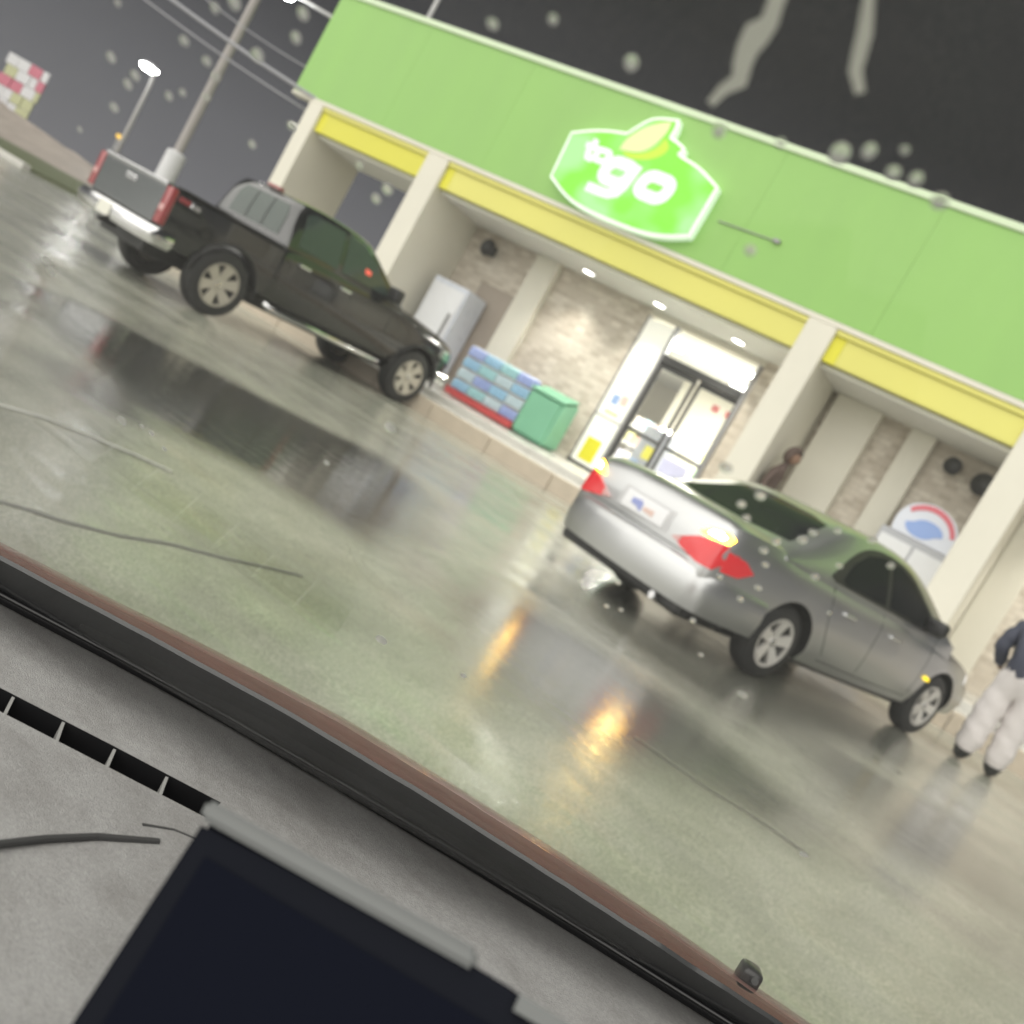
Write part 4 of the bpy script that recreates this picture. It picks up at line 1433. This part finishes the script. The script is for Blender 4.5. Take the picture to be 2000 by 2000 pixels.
def head(parent, c, face, material, hair, hood=None, h=.235):
    """egg-shaped head with nose, brow, chin, ears and hair"""
    c = Vector(c)
    f = Vector(face).normalized()
    up = Vector((0, 0, 1))
    up = (up - f * up.dot(f)).normalized()
    s = f.cross(up)
    bm = bmesh.new()
    bmesh.ops.create_uvsphere(bm, u_segments=24, v_segments=18, radius=1)
    for v in bm.verts:
        x_, y_, z_ = v.co
        taper = 1 - .22 * max(0, -z_)
        px_ = x_ * h * .33 * taper
        py_ = y_ * h * .42 * (1 - .10 * max(0, -z_))
        pz_ = z_ * h * .5
        if y_ > .75 and -.25 < z_ < .2 and abs(x_) < .22:
            py_ += .022 * (1 - abs(x_) / .22) * (1 if z_ < .05 else .4)
        if y_ > .6 and .05 < z_ < .25 and .18 < abs(x_) < .5:
            py_ -= .010
        if y_ > .5 and -.62 < z_ < -.42 and abs(x_) < .35:
            py_ += .006
        v.co = c + s * px_ + f * py_ + up * pz_
    for sd in (-1, 1):
        bmesh.ops.create_uvsphere(bm, u_segments=8, v_segments=6, radius=1, matrix=Matrix.Translation(c + s * sd * h * .335 - f * .008 - up * .01) @ Matrix((s * .012, f * .020, up * .034)).transposed().to_4x4())
    o = obj('head', bm, material, parent, smooth=True)
    bm = bmesh.new()
    bmesh.ops.create_uvsphere(bm, u_segments=24, v_segments=16, radius=1)
    kill = [v for v in bm.verts if (v.co.y > .25 and v.co.z < .42) or v.co.z < -.45]
    bmesh.ops.delete(bm, geom=kill, context='VERTS')
    rr_ = random.Random(3)
    for v in bm.verts:
        x_, y_, z_ = v.co
        k_ = 1.12 + rr_.uniform(-.02, .03)
        v.co = c + s * x_ * h * .345 * k_ + f * (y_ * h * .43 * k_ - .004) + up * (z_ * h * .5 * k_ + .004)
    obj('hair', bm, hair, o, smooth=True)
    if hood:
        bm = bmesh.new()
        bmesh.ops.create_uvsphere(bm, u_segments=24, v_segments=16, radius=1)
        kill = [v for v in bm.verts if (v.co.y > .45 and v.co.z < .75) or v.co.z < -.9]
        bmesh.ops.delete(bm, geom=kill, context='VERTS')
        for v in bm.verts:
            x_, y_, z_ = v.co
            v.co = c + s * x_ * h * .50 + f * (y_ * h * .55 - .02) + up * (z_ * h * .62 - (.02 if z_ < 0 else -.005))
        bmesh.ops.solidify(bm, geom=bm.faces[:], thickness=.012)
        obj('hood', bm, hood, o, smooth=True)
    return o
# person half hidden behind the sedan roof, walking along the shop walk
pz0 = walk_z(14.35)
pA = thing('person', 'person in a dark brown hooded top walking behind the silver sedan', 'person', (-4.02, 14.35, pz0))
M_brown = mat('brown_hoodie', (.115, .082, .07), .8, noise=.2, nscale=14)
M_jean = mat('dark_trousers', (.03, .032, .04), .8)
M_shoe = mat('dark_shoe', (.02, .02, .02), .5)
J = {'pel': ((0, 0, .98), (.15, .11)), 'wa': ((.01, 0, 1.12), (.145, .105)), 'ch': ((.03, 0, 1.34), (.17, .12)), 'sh': ((.05, 0, 1.50), (.12, .09)), 'nk': ((.08, 0, 1.58), .058), 'hd': ((.10, 0, 1.66), .055),
     'sl': ((.04, .17, 1.47), .066), 'el': ((-.04, .24, 1.20), .050), 'wl': ((.12, .24, .98), .036),
     'sr': ((.04, -.17, 1.47), .066), 'er': ((.0, -.25, 1.19), .050), 'wr': ((.20, -.22, 1.02), .036),
     'hl': ((0, .09, .93), .10), 'kl': ((.14, .09, .52), .068), 'al': ((.10, .09, .11), .045), 'tl': ((.25, .10, .045), .04),
     'hr': ((0, -.09, .93), .10), 'kr': ((.02, -.09, .50), .068), 'ar': ((-.20, -.09, .14), .045), 'tr': ((-.07, -.10, .05), .04)}
E1 = [('pel', 'wa'), ('wa', 'ch'), ('ch', 'sh'), ('sh', 'nk'), ('nk', 'hd'), ('ch', 'sl'), ('sl', 'el'), ('el', 'wl'), ('ch', 'sr'), ('sr', 'er'), ('er', 'wr')]
E2 = [('pel', 'hl'), ('hl', 'kl'), ('kl', 'al'), ('al', 'tl'), ('pel', 'hr'), ('hr', 'kr'), ('kr', 'ar'), ('ar', 'tr')]
def body_split(o, zcut, top_mat, bottom_mat, shoe_mat=None, zshoe=.1):
    o.data.materials.clear()
    for mm in (top_mat, bottom_mat, shoe_mat or bottom_mat):
        o.data.materials.append(mm)
    for p in o.data.polygons:
        p.material_index = 0 if p.center.z > zcut else (2 if p.center.z < zshoe else 1)
o = skin_body('body', J, E1 + E2, 'pel', M_brown, pA)
body_split(o, .93, M_brown, M_jean, M_shoe, .09)
hand(pA, (.12, .24, .98), (.3, 0, -1), (1, 0, .3), M_skin)
hand(pA, (.20, -.22, 1.02), (.4, 0, -1), (1, 0, .4), M_skin)
head(pA, (.135, 0, 1.75), (.93, -.10, -.30), M_skin, mat('hair_dark', (.03, .02, .016), .6), M_brown)
# person by the sedan's front wheel, cut by the picture edge
PB = (.10, 10.95)
pB = thing('person', 'person in loose white trousers and a dark navy jacket standing by the sedan front wheel', 'person', (PB[0], PB[1], gz(PB[1])))
M_navy = mat('navy_jacket', (.035, .04, .065), .6, noise=.25, nscale=9)
M_wp = mat('white_trousers', (.66, .62, .61), .8, noise=.08, nscale=8, bump=.3, bscale=10)
J = {'pel': ((0, 0, .97), (.23, .17)), 'wa': ((-.02, 0, 1.09), (.25, .18)), 'ch': ((-.05, .02, 1.30), (.265, .185)), 'sh': ((-.06, .03, 1.47), (.15, .11)), 'nk': ((-.05, .05, 1.54), .058), 'hd': ((-.05, .07, 1.62), .055),
     'sl': ((-.27, .02, 1.43), .095), 'el': ((-.34, -.02, 1.17), .085), 'wl': ((-.26, .15, 1.0), .052),
     'sr': ((.14, .02, 1.43), .082), 'er': ((.22, -.02, 1.17), .072), 'wr': ((.22, .12, .95), .052),
     'hl': ((-.115, 0, .88), .155), 'kl': ((-.135, .01, .50), .142), 'ml': ((-.145, .0, .20), .135), 'al': ((-.145, .01, .085), .085), 'tl': ((-.165, .19, .06), .066),
     'hr': ((.115, 0, .88), .155), 'kr': ((.135, .05, .50), .142), 'mr': ((.15, .07, .20), .135), 'ar': ((.15, .08, .085), .085), 'tr': ((.17, .26, .06), .066)}
E2 = [('pel', 'hl'), ('hl', 'kl'), ('kl', 'ml'), ('ml', 'al'), ('al', 'tl'), ('pel', 'hr'), ('hr', 'kr'), ('kr', 'mr'), ('mr', 'ar'), ('ar', 'tr')]
o = skin_body('body', J, E1 + E2, 'pel', M_navy, pB)
for v in o.data.vertices:          # folds in the loose cloth
    q = v.co
    f_ = .013 * math.sin(q.z * 34 + q.x * 18) + .010 * math.sin(q.z * 61 - q.y * 40 + 1.3) + .008 * math.sin(q.x * 70 + q.z * 12)
    if q.z > .14:
        v.co = q + v.normal * f_ * (.5 if q.z < 1.0 else .45)
body_split(o, 1.0, M_navy, M_wp, M_shoe, .125)
for p in o.data.polygons:
    if abs(p.center.x - (-.02)) > .29 and p.center.z > .85:
        p.material_index = 0
hand(pB, (-.26, .15, 1.0), (.4, .8, -.3), (.9, -.4, 0), M_skin)
hand(pB, (.22, .12, .95), (0, .3, -1), (0, 1, .3), M_skin)
head(pB, (-.05, .09, 1.72), (-.25, .95, -.15), M_skin, MATS['hair_dark'])
# ------------------------------------------------------------------ the car the picture is taken from
ZD = .70
UP = Vector((0, 0, 1))
car = thing('car_front', 'grey dashboard, black windscreen edge and maroon bonnet of the car in the foreground', 'car interior', (0, 0, gz(0)))
EP = [on_z(px, py, ZD) for px, py in ((-850, 785), (-420, 975), (-200, 1072), (0, 1173), (210, 1284), (424, 1400), (650, 1531), (900, 1682), (1150, 1838), (1412, 2003), (1680, 2175), (1900, 2318), (2450, 2680))]
AX = (EP[9] - EP[3]).normalized()
FD = Vector((-AX.y, AX.x, 0)).normalized()
if FD.dot(FW) < 0:
    FD = -FD
BK = (-FD * math.cos(R(42)) + UP * math.sin(R(42))).normalized()
WN = AX.cross(BK).normalized()
if WN.dot(FD) < 0:
    WN = -WN
W0 = (EP[3] + EP[9]) / 2 + FD * .004
M_dash = mat('dash_vinyl', (.335, .332, .327), .62, noise=.28, nscale=330, bump=.35, bscale=900, ndetail=2)
t = M_dash.node_tree
bd = t.nodes['Principled BSDF']
lk = bd.inputs['Base Color'].links[0]
srcs = lk.from_socket
n3 = t.nodes.new('ShaderNodeTexNoise')
n3.inputs['Scale'].default_value = 11
n3.inputs['Detail'].default_value = 7
n3.inputs['Roughness'].default_value = .65
mp3 = t.nodes.new('ShaderNodeMapping')
mp3.inputs['Rotation'].default_value = (0, 0, R(-28))
mp3.inputs['Scale'].default_value = (1.0, 1.7, 1)
tc3 = t.nodes.new('ShaderNodeTexCoord')
t.links.new(tc3.outputs['Object'], mp3.inputs[0])
t.links.new(mp3.outputs[0], n3.inputs['Vector'])
r3 = t.nodes.new('ShaderNodeValToRGB')
r3.color_ramp.elements[0].position = .34
r3.color_ramp.elements[0].color = (.50, .48, .46, 1)
r3.color_ramp.elements[1].position = .58
r3.color_ramp.elements[1].color = (1, 1, 1, 1)
t.links.new(n3.outputs['Fac'], r3.inputs[0])
m3 = t.nodes.new('ShaderNodeMix')
m3.data_type = 'RGBA'
m3.blend_type = 'MULTIPLY'
m3.inputs['Factor'].default_value = .5
t.links.new(srcs, m3.inputs['A'])
t.links.new(r3.outputs[0], m3.inputs['B'])
t.links.new(m3.outputs['Result'], bd.inputs['Base Color'])
M_rub = mat('black_rubber', (.012, .012, .013), .3, coat=.3)
M_frit = mat('frit_band', (.045, .047, .048), .22, noise=.35, nscale=9, coat=.4)
# dashboard: a padded top with a cut defroster slot
bm = bmesh.new()
rows = [(.004, -.004), (-.012, .0), (-.10, .002), (-.22, .0), (-.36, -.006), (-.50, -.02), (-.62, -.05), (-.66, -.12)]
grid = [[bm.verts.new(p + FD * s_ + UP * dz) for s_, dz in rows] for p in EP]
low = [[bm.verts.new(p + FD * s_ + UP * -.14) for s_, dz in rows] for p in EP]
for i in range(len(EP) - 1):
    for j in range(len(rows) - 1):
        bm.faces.new((grid[i][j], grid[i + 1][j], grid[i + 1][j + 1], grid[i][j + 1]))
        bm.faces.new((low[i][j], low[i][j + 1], low[i + 1][j + 1], low[i + 1][j]))
    bm.faces.new((grid[i][0], low[i][0], low[i + 1][0], grid[i + 1][0]))
    bm.faces.new((grid[i][-1], grid[i + 1][-1], low[i + 1][-1], low[i][-1]))
for i in (0, len(EP) - 1):
    for j in range(len(rows) - 1):
        bm.faces.new((grid[i][j], grid[i][j + 1], low[i][j + 1], low[i][j]))
dash = obj('dashboard', bm, M_dash, car)
dash.location = -Vector(car.location)
su = [on_z(*p, ZD) for p in ((-330, 1172), (-200, 1240), (0, 1346), (220, 1459), (430, 1570))]
sl_ = [on_z(*p, ZD) for p in ((-330, 1222), (-200, 1288), (0, 1391), (200, 1494), (404, 1600))]
bm = bmesh.new()
prism(bm, [p + UP * .05 for p in su + sl_[::-1]], (0, 0, -.13))
bmesh.ops.recalc_face_normals(bm, faces=bm.faces)
cut = obj('cutter', bm, M_rub)
cut.location = dash.location
bool_cut(dash, [cut])
dash.data.shade_smooth()
dash.data.set_sharp_from_angle(angle=R(30))
vent = bmesh.new()
prism(vent, [p - UP * .072 for p in su + sl_[::-1]], (0, 0, -.004))
vent = obj('defroster_vent', vent, M_rub, car)
M_rib = mat('vent_rib', (.32, .32, .31), .5)
for (a, c) in (((26, 1362), (8, 1398)), ((124, 1411), (110, 1450)), ((224, 1464), (208, 1501)), ((326, 1518), (312, 1555)), ((-80, 1306), (-94, 1344)), ((-180, 1252), (-194, 1290))):
    p, q = on_z(*a, ZD), on_z(*c, ZD)
    d = (q - p)
    p, q = p - d * .02, q + d * .02
    s_ = d.cross(UP).normalized() * .0012
    bm = bmesh.new()
    prism(bm, [p + s_, p - s_, q - s_, q + s_], (0, 0, -.045))
    obj('rib', bm, M_rib, vent)
for pts, r_ in (([(-120, 1668), (0, 1647), (90, 1637), (190, 1633), (310, 1643)], .0027), ([(278, 1610), (340, 1621), (404, 1648)], .0016)):
    bm = bmesh.new()
    tube(bm, [on_z(*p, ZD) - UP * .0006 for p in pts], r_, 8)
    obj('lid_seam', bm, mat('seam_grey', (.05, .05, .05), .7), dash)
# rubber edge and printed black border of the glass
bm = bmesh.new()
tube(bm, [p + UP * .003 + FD * .004 for p in EP], .0075, 10)
obj('windscreen_seal', bm, M_rub, car, smooth=True)
bm = bmesh.new()
fr_ = []
rf = random.Random(11)
ep2 = []
for i in range(len(EP) - 1):
    for k_ in range(6):
        ep2.append(EP[i].lerp(EP[i + 1], k_ / 6))
ep2.append(EP[-1])
TOPPX = [(-850, 704), (-420, 897), (-200, 995), (0, 1094), (290, 1247), (567, 1400), (800, 1540), (1030, 1684), (1260, 1833), (1500, 1990), (1720, 2135), (1900, 2255), (2450, 2622)]
tp = [on_plane(a_, b_, W0, WN) for a_, b_ in TOPPX]
tp2 = []
for i in range(len(tp) - 1):
    for k_ in range(6):
        tp2.append(tp[i].lerp(tp[i + 1], k_ / 6))
tp2.append(tp[-1])
for p, q in zip(ep2, tp2):
    q = q + BK * rf.uniform(-.0008, .0008)
    p = p + FD * .004 - BK * .012
    fr_.append([p, p.lerp(q, .5) + WN * .002, q, q + WN * .004, p + WN * .004])
loft(bm, fr_)
obj('windscreen_border', bm, M_frit, car, smooth=True, sharp=50)
# small raised shelf of the cowl lying along the border
bm = bmesh.new()
tube(bm, [p + FD * .003 + BK * .0155 - WN * .0012 for p in ep2], .0028, 8)
obj('border_bead', bm, M_rub, car, smooth=True)
# bonnet, falling away ahead of the glass
M_hood = mat('maroon_paint', (.50, .26, .23), .35, coat=.8, noise=.15, nscale=7)
bm = bmesh.new()
g_ = []
for (px, py) in ((-850, 650), (-420, 852), (-200, 958), (0, 1058), (170, 1146), (350, 1234), (510, 1316), (672, 1402), (880, 1528), (1100, 1668), (1300, 1802), (1500, 1942), (1700, 2078), (1900, 2212), (2450, 2585)):
    d = ray(px, py)
    de = min(EP, key=lambda e_: abs((e_ - CAM).dot(AX) / (e_ - CAM).dot(FD) - d.dot(AX) / d.dot(FD))) - CAM
    f0 = de.dot(FD)
    g_.append([bm.verts.new(CAM + d * ((f0 + s_) / d.dot(FD)) - UP * (.30 * (s_ - .2) ** 2)) for s_ in (.05, .08, .12, .2, .3, .42, .55, .7, .9, 1.1, 1.25)])
for i in range(len(g_) - 1):
    for j in range(len(g_[0]) - 1):
        bm.faces.new((g_[i][j], g_[i + 1][j], g_[i + 1][j + 1], g_[i][j + 1]))
bmesh.ops.solidify(bm, geom=bm.faces[:], thickness=.006)
hood = obj('bonnet', bm, M_hood, car, smooth=True, sharp=60)
# washer nozzle on the bonnet
hv = BVHTree.FromPolygons([v.co.copy() for v in hood.data.vertices], [list(p.vertices) for p in hood.data.polygons])
hit = hv.ray_cast(CAM, ray(1455, 1917).normalized())
npos = hit[0] if hit[0] else EP[9] + FD * .15
bm = bmesh.new()
box(bm, -.011, .011, -.014, .014, -.004, .018, .005, 2)
tube(bm, [(0, -.012, .010), (0, -.020, .013)], .004, 8)
nz_ = obj('washer_nozzle', bm, M_rub, hood, smooth=True, sharp=50)
nz_.location = npos
nz_.rotation_euler = (0, 0, math.atan2(AX.y, AX.x))
for o in car.children:
    if o is not dash and o.location.length < 1e-6:
        o.location = -Vector(car.location)

# display unit standing on the dashboard
tl = CAM + ray(408, 1580) * .425
tr = CAM + ray(1290, 2060) * .385
bl = CAM + ray(150, 2040) * .385
ea = (tr - tl).normalized()
eb = (bl - tl)
eb = (eb - ea * eb.dot(ea)).normalized()
en = ea.cross(eb).normalized()
if en.dot(FW) > 0:
    en = -en
lenb = (tl.z - .715) / max(.05, -eb.z)
disp = thing('display_unit', 'dark flat display with a pale top edge standing on the dashboard', 'display', tl)
def dq(pts, z_, th):
    return [ea * a + eb * c + en * z_ for a, c in pts], -en * th
def dp(px, py):
    p = on_plane(px, py, tl, en) - tl
    return (p.dot(ea), p.dot(eb))
Wd = .237
bm = bmesh.new()
c1 = dp(930, 1866)
c2 = dp(1010, 1893)
pts, off = dq([(0, .004), (c1[0], .004), (c2[0], c2[1] * .55 + .006), (Wd, .016), (Wd, lenb), (-.006, lenb)], 0, .016)
prism(bm, pts, off)
bmesh.ops.bevel(bm, geom=bm.edges[:], offset=.003, segments=2, affect='EDGES')
M_bez = mat('display_black', (.008, .009, .013), .6, spec=.04)
obj('casing', bm, M_bez, disp, smooth=True, sharp=40)
bm = bmesh.new()
pts, off = dq([(.010, .017), (Wd - .010, .022), (Wd - .010, lenb - .010), (.008, lenb - .010)], .0015, .003)
prism(bm, pts, off)
obj('screen', bm, mat('screen_glass', (.004, .005, .010), .4, spec=.03), disp)
bm = bmesh.new()
pts, off = dq([(-.002, -.0035), (c1[0], -.002), (c1[0] + .002, .006), (-.001, .005)], .004, .022)
prism(bm, pts, off)
bmesh.ops.bevel(bm, geom=bm.edges[:], offset=.002, segments=2, affect='EDGES')
obj('top_edge', bm, mat('edge_pale', (.13, .137, .135), .45), disp, smooth=True, sharp=40)
bm = bmesh.new()
pts, off = dq([(c2[0] + .005, .005), (Wd, .008), (Wd, .014), (c2[0] + .005, .0115)], .004, .022)
prism(bm, pts, off)
obj('top_edge', bm, MATS['edge_pale'], disp)
bm = bmesh.new()
box(bm, -.05, .05, -.03, .03, 0, .03, .006)
o = obj('foot', bm, M_bez, disp)
fo = ea * .12 + eb * (lenb - .006)
o.location = Vector((fo.x, fo.y, fo.z - .022)) - en * .0
# windscreen
bm = bmesh.new()
a0, a1 = -1.2, 1.15
q = [W0 + AX * a0, W0 + AX * a1, W0 + AX * a1 + BK * 1.05, W0 + AX * a0 + BK * 1.05]
prism(bm, [p + BK * .004 + WN * .0045 for p in q], WN * .004)
M_ws = clear_glass('windscreen_glass', (.985, .99, .985), .02, film=.013, filmcol=(.8, .8, .78))
ws = obj('windscreen', bm, M_ws, car)
ws.location = -Vector(car.location)
WOUT = W0 + WN * .0088
# raindrops on the outside of the glass
M_water = mat('water', (1, 1, 1), .0, trans=1, ior=1.33, spec=.5)
t = M_water.node_tree
mxw = t.nodes.new('ShaderNodeMixShader')
mxw.inputs[0].default_value = .38
dfw = t.nodes.new('ShaderNodeBsdfDiffuse')
dfw.inputs[0].default_value = (.9, .9, .88, 1)
t.links.new(t.nodes['Principled BSDF'].outputs[0], mxw.inputs[1])
t.links.new(dfw.outputs[0], mxw.inputs[2])
t.links.new(mxw.outputs[0], t.nodes['Material Output'].inputs[0])
drops_sky = [(230, 6, 14), (420, 16, 24), (458, 5, 28), (360, 80, 22), (217, 112, 22), (404, 120, 22), (264, 148, 22), (250, 165, 20), (422, 150, 18), (592, 27, 28), (578, 74, 28), (503, 108, 30), (330, 188, 18), (357, 181, 16), (404, 190, 18), (223, 210, 22), (156, 253, 12), (570, 246, 20), (493, 282, 16), (757, 369, 24), (735, 388, 20), (703, 322, 18)]
drops_green = [(962, 47, 24), (1080, 38, 20), (1233, 123, 32), (1405, 255, 28), (1640, 300, 42), (1698, 295, 30), (1745, 337, 28), (1789, 350, 28), (1836, 393, 34), (1525, 279, 20), (1465, 489, 26), (1767, 293, 18)]
drops_car = [(1418, 914, 28), (1485, 968, 22), (1448, 985, 20), (1458, 1012, 18), (1492, 1075, 20), (1516, 1058, 18), (1495, 1103, 16), (1567, 1054, 20), (1588, 1040, 18), (1481, 1148, 16), (1446, 1170, 16), (1406, 1126, 14), (1353, 1212, 16), (1639, 1105, 14), (1636, 1036, 16), (1704, 1055, 18), (1740, 1105, 18), (1592, 1127, 18), (1619, 1197, 10)]
drops_lot = [(1145, 1149, 12), (1208, 1138, 14), (1185, 1184, 12), (1213, 1191, 12), (1369, 1279, 14), (1450, 1357, 22), (238, 823, 26), (277, 833, 10), (296, 846, 16), (321, 877, 14), (762, 835, 26), (745, 1250, 26), (638, 904, 14), (90, 510, 22), (100, 530, 22), (905, 1320, 18), (1570, 1670, 20)]
dome = None
rd = random.Random(2)
def drop(px, py, dia, label, group):
    global dome
    p = on_plane(px, py, WOUT, WN)
    dist = (p - CAM).dot(FW)
    r_ = max(.0006, dia / 2 / FPX * dist * .92)
    if dome is None:
        bm = bmesh.new()
        n, mseg = 20, 6
        prev = None
        for k_ in range(mseg):
            a = math.pi / 2 * k_ / mseg
            ring = [bm.verts.new((math.cos(a) * math.cos(2 * math.pi * i / n), math.cos(a) * math.sin(2 * math.pi * i / n), math.sin(a) * .32)) for i in range(n)]
            if prev:
                for i in range(n):
                    bm.faces.new((prev[i], prev[(i + 1) % n], ring[(i + 1) % n], ring[i]))
            else:
                bm.faces.new(ring[::-1])
            prev = ring
        top = bm.verts.new((0, 0, .32))
        for i in range(n):
            bm.faces.new((prev[i], prev[(i + 1) % n], top))
        o = obj('raindrop', bm, M_water, smooth=True, sharp=60)
        dome = o.data
    else:
        o = bpy.data.objects.new('raindrop', dome)
        COL.objects.link(o)
    mm = Matrix((AX, WN.cross(AX), WN)).transposed().to_4x4()
    mm.translation = p
    o.matrix_world = mm @ Matrix.Diagonal((r_ * rd.uniform(.85, 1.1), r_ * rd.uniform(1.0, 1.3), r_, 1))
    tag(o, label, 'raindrop', group)
for d_ in drops_sky:
    drop(*d_, 'small round raindrop on the windscreen in front of the grey night sky', 'raindrops over the sky')
for d_ in drops_green:
    drop(*d_, 'raindrop on the windscreen close to the green fascia edge', 'raindrops over the fascia')
for d_ in drops_car:
    drop(*d_, 'small raindrop on the windscreen in front of the silver sedan', 'raindrops over the sedan')
for d_ in drops_lot:
    drop(*d_, 'small raindrop on the windscreen in front of the wet lot', 'raindrops over the lot')
# two smeared runs of water on the glass
M_smear = clear_glass('smear', (.9, .9, .9),   .04, film=.58, filmcol=(.75, .75, .70))
for pts, wd, lab in (([(1535, -40), (1517, 0), (1503, 43), (1478, 66), (1460, 95), (1450, 125), (1444, 158), (1412, 176), (1387, 203)], [15, 16, 18, 27, 22, 19, 17, 11, 8], 'thick whitish water smear running down the windscreen above the leaf of the sign'),
                      ([(1702, -40), (1696, 5), (1689, 65), (1678, 108), (1671, 138), (1680, 182)], [9, 11, 15, 14, 13, 10], 'thinner grey water smear on the windscreen against the dark sky')):
    bm = bmesh.new()
    rg = []
    for (px, py), w_ in zip(pts, wd):
        p = on_plane(px, py, WOUT, WN)
        rr_ = w_ / FPX * (p - CAM).dot(FW)
        rg.append((p, rr_))
    rings = []
    for i, (p, rr_) in enumerate(rg):
        d = (rg[min(i + 1, len(rg) - 1)][0] - rg[max(i - 1, 0)][0]).normalized()
        s_ = d.cross(WN).normalized()
        rings.append([p + s_ * (rr_ * math.cos(a)) + WN * (rr_ * .25 * max(0, math.sin(a))) for a in [math.pi * k_ / 6 for k_ in range(7)]])
    loft(bm, rings)
    tag(obj('water_smear', bm, M_smear, smooth=True, sharp=60), lab, 'water smear')
